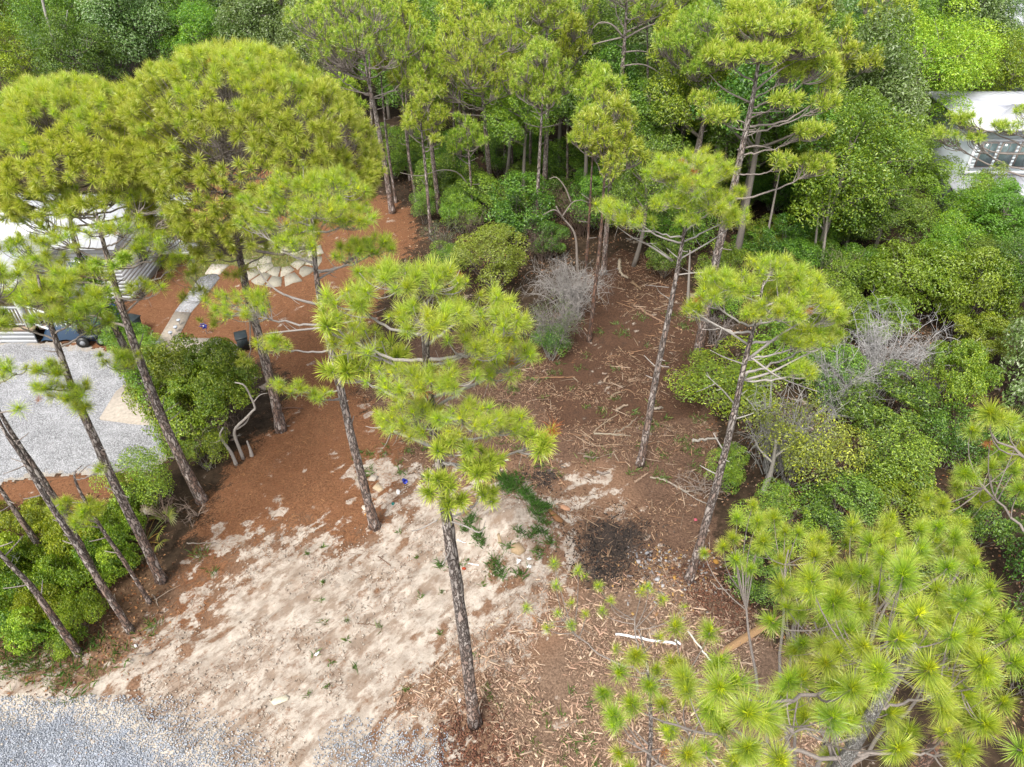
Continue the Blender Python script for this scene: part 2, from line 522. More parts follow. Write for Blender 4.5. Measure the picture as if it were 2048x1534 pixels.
def ground_mat():
    m, n = mat_new('ground_cover')
    tc = nd(n, 'ShaderNodeTexCoord')
    P = tc.outputs['Object']
    A = nd(n, 'ShaderNodeAttribute', attribute_name='zoneA')
    B = nd(n, 'ShaderNodeAttribute', attribute_name='zoneB')
    sa = nd(n, 'ShaderNodeSeparateColor'); n.links.new(A.outputs['Color'], sa.inputs[0])
    sb = nd(n, 'ShaderNodeSeparateColor'); n.links.new(B.outputs['Color'], sb.inputs[0])
    # stretched coordinate: rake and wheel marks run down to the left
    mp = nd(n, 'ShaderNodeMapping'); mp.vector_type = 'TEXTURE'; mp.inputs['Rotation'].default_value = (0, 0, math.radians(48)); mp.inputs['Scale'].default_value = (1.7, 0.9, 1)
    n.links.new(P, mp.inputs['Vector'])
    big = noise(n, P, 0.7, 5, 0.62)
    mid = noise(n, P, 2.6, 6, 0.68)
    strk = noise(n, mp.outputs[0], 2.3, 6, 0.66)
    fine = noise(n, P, 17, 6, 0.75)
    vf = noise(n, P, 70, 3, 0.7)
    def edge(w, nz, amt, lo=0.42, hi=0.58):
        return mapr(n, mth(n, 'ADD', w, mth(n, 'MULTIPLY', mth(n, 'SUBTRACT', nz, 0.5), amt)), lo, hi)
    # forest floor
    c = mixc(n, mapr(n, mid, 0.35, 0.65), (0.028, 0.019, 0.012), (0.065, 0.043, 0.027))
    c = mixc(n, mapr(n, fine, 0.55, 0.75), c, (0.15, 0.105, 0.07))
    # verge: litter under vines
    c = mixc(n, edge(sb.outputs[2], mid, 0.9), c, mixc(n, mapr(n, fine, 0.35, 0.65), (0.075, 0.045, 0.026), (0.16, 0.095, 0.055)))
    # bare dark soil
    soil = mixc(n, mapr(n, fine, 0.3, 0.7), (0.045, 0.025, 0.016), (0.130, 0.070, 0.043))
    soil = mixc(n, mapr(n, mid, 0.5, 0.72, 0, 0.7), soil, (0.055, 0.035, 0.025))
    c = mixc(n, edge(sa.outputs[2], mid, 0.8), c, mixc(n, mapr(n, fine, 0.3, 0.72), (0.055, 0.032, 0.022), (0.20, 0.120, 0.078)))
    c = mixc(n, edge(sb.outputs[0], mid, 0.8), c, soil)
    # pine straw
    st = mixc(n, mapr(n, fine, 0.3, 0.7), (0.105, 0.046, 0.022), (0.265, 0.130, 0.066))
    st = mixc(n, mapr(n, big, 0.35, 0.7, 0, 0.6), st, (0.19, 0.084, 0.041))
    st = mixc(n, mapr(n, vf, 0.62, 0.75, 0, 0.6), st, (0.36, 0.19, 0.10))
    straw = edge(sa.outputs[1], mth(n, 'ADD', mth(n, 'MULTIPLY', strk, 0.6), mth(n, 'MULTIPLY', fine, 0.4)), 3.4, 0.30, 0.60)
    c = mixc(n, straw, c, st)
    # lawn
    c = mixc(n, edge(sb.outputs[1], mid, 0.7), c, mixc(n, mapr(n, fine, 0.3, 0.7), (0.10, 0.11, 0.03), (0.21, 0.215, 0.07)))
    cA = nd(n, 'ShaderNodeAttribute', attribute_name='zoneC')
    sc_ = nd(n, 'ShaderNodeSeparateColor'); n.links.new(cA.outputs['Color'], sc_.inputs[0])
    c = mixc(n, edge(sc_.outputs[2], mid, 1.6, 0.40, 0.60), c, mixc(n, mapr(n, fine, 0.3, 0.7), (0.085, 0.052, 0.035), (0.27, 0.18, 0.122)))
    under = mixc(n, mapr(n, fine, 0.3, 0.7), (0.125, 0.068, 0.040), (0.27, 0.165, 0.105))
    c = mixc(n, mth(n, 'MULTIPLY', mapr(n, sa.outputs[0], 0.02, 0.30), mth(n, 'SUBTRACT', 1.0, straw)), c, under)
    # sand with straw drifts and damp patches
    sd_ = mixc(n, mapr(n, mid, 0.3, 0.7), (0.36, 0.305, 0.25), (0.56, 0.495, 0.42))
    sd_ = mixc(n, mapr(n, strk, 0.40, 0.54, 0.0, 0.9), (0.27, 0.205, 0.155), sd_)
    blot = noise(n, mixc(n, 0.5, mp.outputs[0], P), 3.2, 5, 0.62)
    sd_ = mixc(n, mapr(n, blot, 0.56, 0.70, 0, 0.7), sd_, (0.21, 0.140, 0.095))
    sd_ = mixc(n, mapr(n, noise(n, P, 3.6, 3, 0.5), 0.62, 0.74, 0, 0.5), sd_, (0.20, 0.165, 0.135))
    sd_ = mixc(n, mapr(n, fine, 0.58, 0.72, 0, 0.6), sd_, (0.22, 0.155, 0.11))
    sd_ = mixc(n, mapr(n, big, 0.52, 0.72, 0, 0.55), sd_, (0.27, 0.205, 0.155))
    drift = mth(n, 'MULTIPLY', mapr(n, strk, 0.56, 0.66), mapr(n, fine, 0.35, 0.6))
    sd_ = mixc(n, mth(n, 'MULTIPLY', drift, 0.7), sd_, (0.19, 0.095, 0.05))
    c = mixc(n, edge(sa.outputs[0], mth(n, 'ADD', mth(n, 'ADD', mth(n, 'MULTIPLY', strk, 0.4), mth(n, 'MULTIPLY', mid, 0.25)), mth(n, 'MULTIPLY', big, 0.35)), 5.6, 0.38, 0.62), c, sd_)
    # charcoal and ash
    c = mixc(n, mth(n, 'MULTIPLY', edge(sc_.outputs[0], mth(n, 'ADD', mth(n, 'MULTIPLY', mid, 0.6), mth(n, 'MULTIPLY', fine, 0.4)), 2.2, 0.42, 0.72), 0.9), c, mixc(n, fine, (0.016, 0.014, 0.013), (0.065, 0.052, 0.045)))
    ash = mth(n, 'MULTIPLY', edge(sc_.outputs[1], mid, 1.0), mapr(n, noise(n, P, 9, 5, 0.7), 0.56, 0.64))
    c = mixc(n, ash, c, (0.42, 0.40, 0.38))
    p = nd(n, 'ShaderNodeBsdfPrincipled', Roughness=0.95)
    p.inputs['Specular IOR Level'].default_value = 0.12
    n.links.new(mixc(n, 1.0, c, (.82, .82, .82), 'MULTIPLY'), p.inputs['Base Color'])
    hgt = mth(n, 'ADD', fine, mth(n, 'MULTIPLY', vf, 0.5))
    b = nd(n, 'ShaderNodeBump', Strength=0.55, Distance=0.04)
    n.links.new(hgt, b.inputs['Height'])
    n.links.new(b.outputs[0], p.inputs['Normal'])
    o = nd(n, 'ShaderNodeOutputMaterial')
    n.links.new(p.outputs[0], o.inputs[0])
    return m
M_GROUND = ground_mat()
LA = [sandw, zval('straw', X, Y, 0.9), zval('mulch', X, Y, 0.9)]
LB = [zval('soil', X, Y, 0.5), zval('lawn', X, Y, 0.4), zval('verge', X, Y, 0.6)]
LC = [zval('char', X, Y, 0.7), zval('ash', X, Y, 0.6), zval('tanmulch', X, Y, 0.8)]
go = link('ground', gridmesh('ground', X, Y, Zg, {'zoneA': LA, 'zoneB': LB, 'zoneC': LC}, M_GROUND))
tag(go, 'uneven ground of sand, pine straw and dark forest soil', kind='structure')
# fast height look-up on the built grid
def ground_z(x, y):
    x = np.asarray(x, float); y = np.asarray(y, float)
    i = np.clip(np.searchsorted(gx, x) - 1, 0, len(gx) - 2)
    j = np.clip(np.searchsorted(gy, y) - 1, 0, len(gy) - 2)
    fx = (x - gx[i]) / (gx[i + 1] - gx[i]); fy = (y - gy[j]) / (gy[j + 1] - gy[j])
    return (Zg[j, i] * (1 - fx) + Zg[j, i + 1] * fx) * (1 - fy) + (Zg[j + 1, i] * (1 - fx) + Zg[j + 1, i + 1] * fx) * fy
def gpt(px, py, dz=0.0):
    p = gp(px, py)
    for _ in range(3):
        p = gp(px, py, float(ground_z(p[0], p[1])))
    p = p.copy(); p[2] = float(ground_z(p[0], p[1])) + dz
    return p

# ------------------------------------------------------------------ gravel road, driveway, path
def gravel_mat(name, c0, c1, sandc):
    m, n = mat_new(name)
    tc = nd(n, 'ShaderNodeTexCoord')
    P = tc.outputs['Object']
    v = nd(n, 'ShaderNodeTexVoronoi', Scale=24.0)
    n.links.new(P, v.inputs['Vector'])
    s = nd(n, 'ShaderNodeSeparateColor'); n.links.new(v.outputs['Color'], s.inputs[0])
    c = mixc(n, s.outputs[0], c0, c1)
    c = mixc(n, mapr(n, v.outputs['Distance'], 0.35, 0.75, 0, 0.55), c, tuple(k * 0.35 for k in c0))
    c = mixc(n, mapr(n, noise(n, P, 0.9, 5, 0.6), 0.42, 0.68, 0, 0.28), c, tuple(k * 1.25 for k in c1))
    at = nd(n, 'ShaderNodeAttribute', attribute_name='tint')
    sx = nd(n, 'ShaderNodeSeparateColor'); n.links.new(at.outputs['Color'], sx.inputs[0])
    w_ = mth(n, 'ADD', sx.outputs[0], mth(n, 'MULTIPLY', mth(n, 'SUBTRACT', noise(n, P, 1.7, 6, 0.7), 0.5), 1.5))
    w_ = mth(n, 'ADD', w_, mth(n, 'MULTIPLY', mth(n, 'SUBTRACT', s.outputs[1], 0.5), 0.4))
    c = mixc(n, mapr(n, w_, 0.38, 0.62), c, sandc)
    p = nd(n, 'ShaderNodeBsdfPrincipled', Roughness=0.9)
    p.inputs['Specular IOR Level'].default_value = 0.2
    n.links.new(mixc(n, 1.0, c, (.80, .80, .80), 'MULTIPLY'), p.inputs['Base Color'])
    b = nd(n, 'ShaderNodeBump', Strength=0.7, Distance=0.03)
    b.invert = True
    n.links.new(v.outputs['Distance'], b.inputs['Height'])
    n.links.new(b.outputs[0], p.inputs['Normal'])
    o = nd(n, 'ShaderNodeOutputMaterial')
    n.links.new(p.outputs[0], o.inputs[0])
    return m
M_GRAVEL = gravel_mat('blue_grey_gravel', (0.225, 0.245, 0.285), (0.37, 0.40, 0.455), (0.50, 0.435, 0.36))
M_DRIVE = gravel_mat('pale_grey_gravel', (0.235, 0.235, 0.24), (0.45, 0.45, 0.46), (0.36, 0.32, 0.27))

def sheet(name, poly, step, dz, soft, mat, ragged, label, seed, fq=1.3):
    lo, hi = poly.min(0) - 0.5, poly.max(0) + 0.5
    xs, ys = np.arange(lo[0], hi[0], step), np.arange(lo[1], hi[1], step)
    x, y = np.meshgrid(xs, ys)
    d = sdist(poly, x, y) + (fbm(x * fq, y * fq, seed, 4) - 0.5) * ragged
    ny, nx = x.shape
    keep = (d[:-1, :-1] > 0) & (d[1:, :-1] > 0) & (d[:-1, 1:] > 0) & (d[1:, 1:] > 0)
    i, j = np.nonzero(keep)
    Q = np.stack([i * nx + j, i * nx + j + 1, (i + 1) * nx + j + 1, (i + 1) * nx + j], -1)
    use, inv = np.unique(Q, return_inverse=True)
    V = np.stack([x, y, ground_z(x, y) + dz], -1).reshape(-1, 3)[use]
    ex = np.clip(1 - d.ravel()[use] / soft, 0, 1)
    V[:, 2] -= (ex > 0.9) * dz * 0.9
    mb = MB()
    mb.add(V, None, inv.reshape(Q.shape), np.stack([ex, ex, ex], -1))
    o = mb.obj(name, mat, None, True)
    return tag(o, label, kind='structure'), x, y, d
ROAD = zone([(-500, 1420), (-60, 1392), (30, 1388), (150, 1402), (260, 1418), (330, 1432), (400, 1470), (450, 1500), (520, 1560), (620, 1640), (800, 1700), (1100, 1800), (-700, 1800)])
sheet('gravel_road', ROAD, 0.07, 0.02, 1.4, M_GRAVEL, 1.5, 'blue grey gravel road fading into pale sand', 31)
DRIVE = zone([(-400, 690), (60, 682), (170, 690), (300, 720), (345, 790), (380, 850), (360, 910), (300, 945), (200, 955), (80, 955), (-60, 985), (-500, 1010)])
sheet('gravel_driveway', DRIVE, 0.07, 0.012, 0.5, M_DRIVE, 0.55, 'pale grey gravel driveway in front of the white cottage', 33, 4.0)

def slab(name, pts, h, mat, label=None, kind=None, col=(1, 1, 1), parent=None):
    P = [gpt(x, y) for x, y in pts]
    zt = np.mean([p[2] for p in P]) + h
    mb = MB()
    prism(mb, P, [p[2] - 0.08 for p in P], [max(p[2] + h, zt - 0.05) for p in P], col, 0.01)
    o = mb.obj(name, mat, parent)
    return tag(o, label, kind=kind)
path = thing('garden_path', 'garden path of concrete slabs and a gravel strip across pine straw', None)
tag(path, kind='structure')
slab('concrete_slab', [(310, 692), (345, 697), (382, 627), (350, 625)], 0.05, M_CONC, 'stained slab at the near end', None, (0.36, 0.31, 0.25), path)
slab('gravel_strip', [(350, 624), (382, 626), (440, 556), (432, 545), (400, 556)], 0.035, M_DRIVE, None, None, (0, 0, 0), path)
slab('concrete_slab', [(410, 549), (440, 549), (458, 531), (424, 529)], 0.05, M_CONC, None, None, (0.50, 0.45, 0.38), path)
slab('concrete_apron', [(332, 712), (346, 676), (440, 678), (480, 692), (470, 715), (400, 740), (325, 738)], 0.05, M_CONC, 'pale stained concrete apron behind the viny thicket', 'structure', (0.44, 0.385, 0.31))
slab('concrete_pad', [(200, 840), (232, 785), (270, 755), (330, 780), (350, 852), (300, 852)], 0.05, M_CONC, 'pale concrete pad set in the gravel driveway', 'structure', (0.37, 0.325, 0.27))
slab('bark_edging', [(70, 958), (300, 946), (300, 951), (70, 963)], 0.04, M_CONC, 'low earth edging along the driveway', 'structure', (0.16, 0.075, 0.035))
# flagstone ring
pat = thing('stone_patio', 'round patio of pale irregular flagstones around a grassy centre', None)
tag(pat, kind='structure')
pc = gp(566, 521)
edge_r = 1.75
ang = np.linspace(0, 2 * math.pi, 13)
r_ = np.random.default_rng(5)
for ring, (ra, rb, k) in enumerate(((0.62, 1.15, 9), (1.2, 1.85, 13))):
    for i in range(k):
        a0, a1 = 2 * math.pi * i / k + 0.05 + ring * 0.2, 2 * math.pi * (i + 1) / k - 0.03 + ring * 0.2
        am = (a0 + a1) / 2
        j = lambda: r_.uniform(-0.16, 0.10)
        pts = [(ra + j(), a0), (rb + j(), a0), (rb + 0.5 * j(), am), (rb + j(), a1), (ra + j(), a1)]
        P = [(pc[0] + q * math.cos(t), pc[1] + 1.35 * q * math.sin(t)) for q, t in pts]
        zz = ground_z([p[0] for p in P], [p[1] for p in P]).mean()
        mb = MB()
        if r_.random() < .2: continue
        g_ = r_.uniform(0.7, 1.1)
        prism(mb, P, zz - 0.05, zz + 0.02 + r_.uniform(0, 0.02), (0.36 * g_, 0.33 * g_, 0.26 * g_), 0.02)
        mb.obj('flagstone', M_STONE, pat)

# ------------------------------------------------------------------ loose litter
def scatter(polys, n, r, clump=0.0):
    out = []
    lo = np.min([p.min(0) for p in polys], 0); hi = np.max([p.max(0) for p in polys], 0)
    while len(out) < n:
        q = r.uniform(lo, hi, (n * 3, 2))
        d = np.full(len(q), -1e9)
        for p in polys:
            d = np.maximum(d, sdist(p, q[:, 0], q[:, 1]))
        q = q[d + (r.random(len(q)) - .5) * 1.2 > 0]
        if clump:
            q = q[(fbm(q[:, 0] * .9, q[:, 1] * .9, 61, 4) - .5) * 4 + .5 > clump * r.random(len(q))]
        out += list(q)
    return np.array(out[:n])
def rot2(a):
    return np.stack([np.cos(a), np.sin(a)], -1), np.stack([-np.sin(a), np.cos(a)], -1)
def chips(name, xy, L, Wd, cols, mat, label, r, lift=0.02, tilt=0.25, thick=0.4):
    """flat split pieces of wood: a six-cornered lath with thickness"""
    n = len(xy)
    a = r.uniform(0, math.pi * 2, n)
    ux, uy = rot2(a)
    ln = r.uniform(L[0], L[1], n) * (0.5 + r.random(n) ** 2)
    wd = r.uniform(Wd[0], Wd[1], n)
    z = ground_z(xy[:, 0], xy[:, 1]) + r.uniform(0.0, lift, n)
    tl = r.normal(0, tilt, n)
    prof = np.array([(-1, 0.15), (-0.75, -1), (0.7, -0.8), (1, -0.1), (0.75, 0.9), (-0.8, 0.75)])
    V = []
    for s in (0, 1):
        for (px, py) in prof:
            p = ux * (px * ln / 2)[:, None] + uy * (py * wd / 2)[:, None]
            V.append(np.c_[xy + p, z + px * ln / 2 * tl + s * wd * thick])
    V = np.stack(V, 1)
    b = np.arange(n)[:, None] * 12
    T = np.array([(6, 7, 8), (6, 8, 9), (6, 9, 10), (6, 10, 11)] + [x for i in range(6) for x in ((i, (i + 1) % 6, 6 + (i + 1) % 6), (i, 6 + (i + 1) % 6, 6 + i))])
    T = (b[:, :, None] + T[None]).reshape(-1, 3)
    cc = cols[r.integers(0, len(cols), n)] * r.uniform(0.65, 1.25, (n, 1))
    mb = MB()
    mb.add(V.reshape(-1, 3), T, None, np.repeat(cc, 12, 0))
    return tag(mb.obj(name, mat), label, kind='stuff')
def flakes(name, xy, L, Wd, cols, mat, label, r, lift=0.03, curl=0.3):
    """single thin blades or leaves lying about"""
    n = len(xy)
    a = r.uniform(0, math.pi * 2, n)
    ux, uy = rot2(a)
    ln = r.uniform(L[0], L[1], n); wd = r.uniform(Wd[0], Wd[1], n)
    z = ground_z(xy[:, 0], xy[:, 1]) + r.uniform(0.004, lift, n)
    tl = r.normal(0, curl, n)
    V = np.stack([np.c_[xy - ux * ln[:, None] / 2, z], np.c_[xy + uy * wd[:, None] / 2, z + wd * tl], np.c_[xy + ux * ln[:, None] / 2, z + ln * 0.15 * np.abs(tl)], np.c_[xy - uy * wd[:, None] / 2, z + wd * np.abs(tl)]], 1)
    b = np.arange(n)[:, None] * 4
    Q = b + np.array([0, 3, 2, 1])[None]
    cc = cols[r.integers(0, len(cols), n)] * r.uniform(0.6, 1.3, (n, 1))
    mb = MB()
    mb.add(V.reshape(-1, 3), None, Q, np.repeat(cc, 4, 0))
    return tag(mb.obj(name, mat), label, kind='stuff')
tan = np.array([(0.40, 0.27, 0.17), (0.33, 0.21, 0.13), (0.46, 0.33, 0.22), (0.26, 0.15, 0.09), (0.20, 0.12, 0.08)])
brn = np.array([(0.17, 0.095, 0.06), (0.24, 0.14, 0.09), (0.10, 0.06, 0.04), (0.30, 0.20, 0.13)])
orn = np.array([(0.22, 0.09, 0.04), (0.30, 0.14, 0.06), (0.16, 0.065, 0.03), (0.36, 0.19, 0.09)])
r_ = np.random.default_rng(8)
pk = 1.4 * np.array([(0.36, 0.25, 0.17), (0.30, 0.20, 0.135), (0.42, 0.31, 0.22), (0.24, 0.15, 0.10), (0.33, 0.21, 0.15), (0.17, 0.11, 0.075)])
chips('wood_chips', scatter([Z['mulch'][0]], 17000, r_, .7), (0.03, 0.11), (0.008, 0.022), pk, M_CHIP, 'tan splintered wood chips strewn under the near pine', r_, 0.05, 0.35)
chips('wood_chips', scatter([Z['mulch'][0]], 3000, r_, 1.0), (0.09, 0.32), (0.014, 0.05), pk, M_CHIP, 'longer split pieces of wood among the tan chips', r_, 0.07, 0.2)
chips('wood_chips', scatter([Z['mulch'][1]], 9500, r_, 1.1), (0.05, 0.20), (0.010, 0.030), np.concatenate([brn, brn, tan[:2]]), M_CHIP, 'brown chipped wood strewn over the clearing', r_, 0.04)
chips('wood_chips', scatter([Z['soil'][0]], 2500, r_, 1.2), (0.05, 0.2), (0.01, 0.03), np.concatenate([brn, tan[:2]]), M_CHIP, 'scattered bits of wood on the dark soil of the clearing', r_, 0.03)
chips('bark_bits', scatter([zone([(880, 1440), (960, 1430), (1010, 1500), (980, 1600), (880, 1600)]), zone([(1360, 1150), (1400, 1130), (1500, 1200), (1480, 1260), (1380, 1200)])], 2600, r_), (0.04, 0.12), (0.012, 0.04), np.array([(0.15, 0.07, 0.045), (0.22, 0.10, 0.06), (0.10, 0.05, 0.035)]), M_CHIP, 'reddish bark flakes heaped round the pine bases', r_, 0.08)
flakes('pine_straw', scatter(Z['straw'][:1], 26000, r_), (0.10, 0.24), (0.006, 0.012), orn, M_CHIP, 'orange brown fallen pine needles covering the yard', r_)
flakes('pine_straw', scatter([Z['sand'][0]], 9000, r_, 1.2), (0.06, 0.2), (0.005, 0.010), np.concatenate([orn, brn]), M_CHIP, 'loose dead needles and twigs scattered over the sand', r_)
wood_floor = [zone([(780, 560), (830, 430), (760, 330), (1300, 330), (1500, 420), (1900, 520), (2100, 900), (2100, 1500), (1550, 1300), (1440, 1000), (1400, 640), (1250, 490), (1100, 560), (900, 600)])]
flakes('leaf_litter', scatter(wood_floor, 16000, r_), (0.06, 0.13), (0.03, 0.06), np.concatenate([brn, orn[:2], tan[:2]]), M_CHIP, 'dead brown leaves on the forest floor', r_, 0.05, 0.6)
flakes('leaf_litter', scatter(Z['verge'], 6000, r_), (0.05, 0.11), (0.025, 0.05), np.concatenate([brn, orn]), M_CHIP, 'dead leaves and straw under the vines by the road', r_, 0.05, 0.6)
def stones(name, xy, size, c0, c1, label, r):
    n = len(xy)
    s = r.uniform(*size, n)
    o = np.array([(1, 0, 0), (0, 1, 0), (-1, 0, 0), (0, -1, 0), (0, 0, 0.8), (0, 0, -0.5)], float)
    V = o[None] * s[:, None, None] * r.uniform(0.6, 1.25, (n, 6, 1))
    a = r.uniform(0, 6.28, n)
    V[..., 0], V[..., 1] = V[..., 0] * np.cos(a)[:, None] - V[..., 1] * np.sin(a)[:, None], V[..., 0] * np.sin(a)[:, None] + V[..., 1] * np.cos(a)[:, None]
    V += np.c_[xy, ground_z(xy[:, 0], xy[:, 1]) + 0.035][:, None]
    T = np.array([(0, 1, 4), (1, 2, 4), (2, 3, 4), (3, 0, 4), (1, 0, 5), (2, 1, 5), (3, 2, 5), (0, 3, 5)])
    T = (np.arange(n)[:, None, None] * 6 + T[None]).reshape(-1, 3)
    f = r.random((n, 1))
    mb = MB()
    mb.add(V.reshape(-1, 3), T, None, np.repeat(c0 * (1 - f) + c1 * f, 6, 0))
    return tag(mb.obj(name, M_GRAVELST), label, kind='stuff')
stones('gravel_stones', scatter([zone([(-60, 1400), (30, 1392), (150, 1406), (260, 1412), (345, 1430), (400, 1465), (470, 1500), (520, 1560), (-80, 1560)]), zone([(690, 1475), (780, 1485), (880, 1505), (890, 1560), (680, 1560), (670, 1500)])], 11000, r_), (0.012, 0.028), np.array((0.20, 0.215, 0.24)), np.array((0.50, 0.52, 0.56)), 'loose blue grey stones on the road edge', r_)

stones('sand_clods', scatter([Z['sand'][0]], 2600, r_, 1.0), (0.010, 0.040), np.array((0.26, 0.20, 0.15)), np.array((0.55, 0.48, 0.40)), 'small clods of damp sand scattered over the bare lot', r_)
# grass and weeds
def blades(name, xy, H, cols, label, r, wd=0.012, lean=0.5):
    n = len(xy)
    a = r.uniform(0, 6.28, n)
    ux, uy = rot2(a)
    h = r.uniform(*H, n)
    z = ground_z(xy[:, 0], xy[:, 1])
    ld = r.normal(0, lean, (n, 2)) * h[:, None]
    V = np.stack([np.c_[xy - ux * wd / 2, z - 0.01], np.c_[xy + ux * wd / 2, z - 0.01], np.c_[xy + ld * 0.4, z + h * 0.62], np.c_[xy + ld, z + h]], 1)
    V[:, 2, :2] += ux * wd * 0.35
    b = np.arange(n)[:, None, None] * 4
    T = (b + np.array([(0, 1, 2), (0, 2, 3)])[None]).reshape(-1, 3)
    cc = cols[r.integers(0, len(cols), n)] * r.uniform(0.7, 1.3, (n, 1))
    mb = MB()
    mb.add(V.reshape(-1, 3), T, None, np.repeat(cc, 4, 0))
    return tag(mb.obj(name, M_LEAF), label, kind='stuff')
grn = np.array([(0.055, 0.13, 0.02), (0.075, 0.16, 0.03), (0.10, 0.18, 0.04)])
yel = np.array([(0.16, 0.20, 0.05), (0.12, 0.17, 0.04), (0.22, 0.21, 0.09)])
def clumps(spots, n, r):
    out = []
    for (px, py, rad) in spots:
        p = gpt(px, py)
        k = max(20, int(n * rad * rad))
        q = r.normal(0, 0.42, (k, 2)) * rad
        out.append(p[:2] + q)
    return np.concatenate(out)
blades('grass', clumps([(1000, 955, .35), (1030, 962, .4), (1015, 975, .45), (1045, 985, .35), (1060, 1000, .35), (1080, 1015, .35), (1075, 1030, .3), (1095, 1015, .25), (1090, 1045, .2),
                        (1085, 1065, .2), (1100, 1085, .2), (1040, 1065, .2), (1060, 1075, .15), (1015, 1090, .15), (1080, 1100, .15), (940, 1040, .3), (955, 1070, .25), (930, 1060, .2), (990, 1130, .3), (1000, 1150, .25), (1040, 1150, .2),
                        (965, 1085, .2), (880, 1130, .2), (1070, 1065, .2), (1075, 1110, .15)], 1700, r_), (0.08, 0.24), grn, 'fresh green grass tufts growing on the sandy mound', r_)
blades('grass', clumps([(80, 1330, .8), (30, 1325, .7), (140, 1340, .5), (185, 1350, .4), (120, 1370, .4), (235, 1310, .5), (190, 1290, .5), (405, 1110, .35), (400, 1105, .3), (425, 1145, .2), (300, 1260, .4), (155, 1395, .3), (60, 1300, .8)], 330, r_), (0.10, 0.32), np.concatenate([grn, yel]), 'tufts of verge grass beside the gravel road', r_)
blades('grass', scatter(Z['lawn'], 9000, r_), (0.05, 0.12), yel, 'thin yellow green lawn beside the garden path', r_, 0.02)
blades('weeds', np.concatenate([clumps([(r_.uniform(560, 1000), r_.uniform(1060, 1400), r_.uniform(.05, .14)) for _ in range(26)], 600, r_),
                                clumps([(r_.uniform(1000, 1400), r_.uniform(620, 960), r_.uniform(.12, .4)) for _ in range(70)], 500, r_),
                                clumps([(r_.uniform(700, 900), r_.uniform(880, 960), r_.uniform(.1, .25)) for _ in range(16)], 900, r_),
                                clumps([(r_.uniform(1000, 1200), r_.uniform(1380, 1534), r_.uniform(.06, .16)) for _ in range(20)], 900, r_)]), (0.05, 0.14), np.concatenate([grn, yel[:2]]), 'sparse low weeds on the bare ground', r_, 0.025, 0.8)
# ------------------------------------------------------------------ pine needles and pines
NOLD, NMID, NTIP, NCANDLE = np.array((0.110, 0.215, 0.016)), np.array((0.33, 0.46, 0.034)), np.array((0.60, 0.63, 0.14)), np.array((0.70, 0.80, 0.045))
def tuft_data(r, n, R, wd, young=0.0, ncand=0, warm=0.0, arc=(0.10, 1.90)):
    """one shoot: needles all round the last few cm of a twig, pointing out and up"""
    u = r.random(n)
    th = arc[0] + (arc[1] - arc[0]) * u ** 0.85
    ph = r.uniform(0, 6.283, n)
    d = np.stack([np.sin(th) * np.cos(ph), np.sin(th) * np.sin(ph), np.cos(th)], -1)
    base = np.stack([0 * th, 0 * th, -0.32 * R * u + 0.02 * R], -1) + d * 0.02
    L = R * r.uniform(0.55, 1.12, n) * (1 - 0.12 * u)
    side = unit(np.cross(d, r.normal(0, 1, (n, 3))))
    mid = base + d * (L * 0.55)[:, None] + np.array([0, 0, 0.02 * R])
    tip = base + d * L[:, None] + np.array([0, 0, -0.10 * R]) * (np.sin(th) ** 2)[:, None]
    w2 = side * (wd / 2)
    V = np.stack([base - w2 * 0.8, base + w2 * 0.8, mid + w2, mid - w2, tip], 1).reshape(-1, 3)
    b = np.arange(n) * 5
    T = np.stack([b + 3, b + 2, b + 4], -1)
    Q = np.stack([b, b + 1, b + 2, b + 3], -1)
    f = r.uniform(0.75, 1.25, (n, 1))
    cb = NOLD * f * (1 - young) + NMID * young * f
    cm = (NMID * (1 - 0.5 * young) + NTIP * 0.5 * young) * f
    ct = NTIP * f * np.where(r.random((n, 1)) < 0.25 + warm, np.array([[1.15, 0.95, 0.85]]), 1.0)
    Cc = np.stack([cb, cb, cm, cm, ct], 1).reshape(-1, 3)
    out = [(V, T, Q, Cc)]
    if ncand:
        th = np.abs(r.normal(0, 0.75, ncand)); ph = r.uniform(0, 6.283, ncand)
        d = np.stack([np.sin(th) * np.cos(ph), np.sin(th) * np.sin(ph), np.cos(th)], -1)
        base = np.stack([0 * th, 0 * th, r.uniform(0, 0.16 * R, ncand)], -1)
        tip = base + d * (R * r.uniform(0.20, 0.40, ncand))[:, None]
        side = unit(np.cross(d, r.normal(0, 1, (ncand, 3)))) * wd * 1.1
        V = np.stack([base - side, base + side, tip], 1).reshape(-1, 3)
        T = np.arange(ncand * 3).reshape(-1, 3)
        out.append((V, T, None, np.tile(NCANDLE, (ncand * 3, 1)) * np.repeat(r.uniform(0.8, 1.2, (ncand, 1)), 3, 0)))
    return out
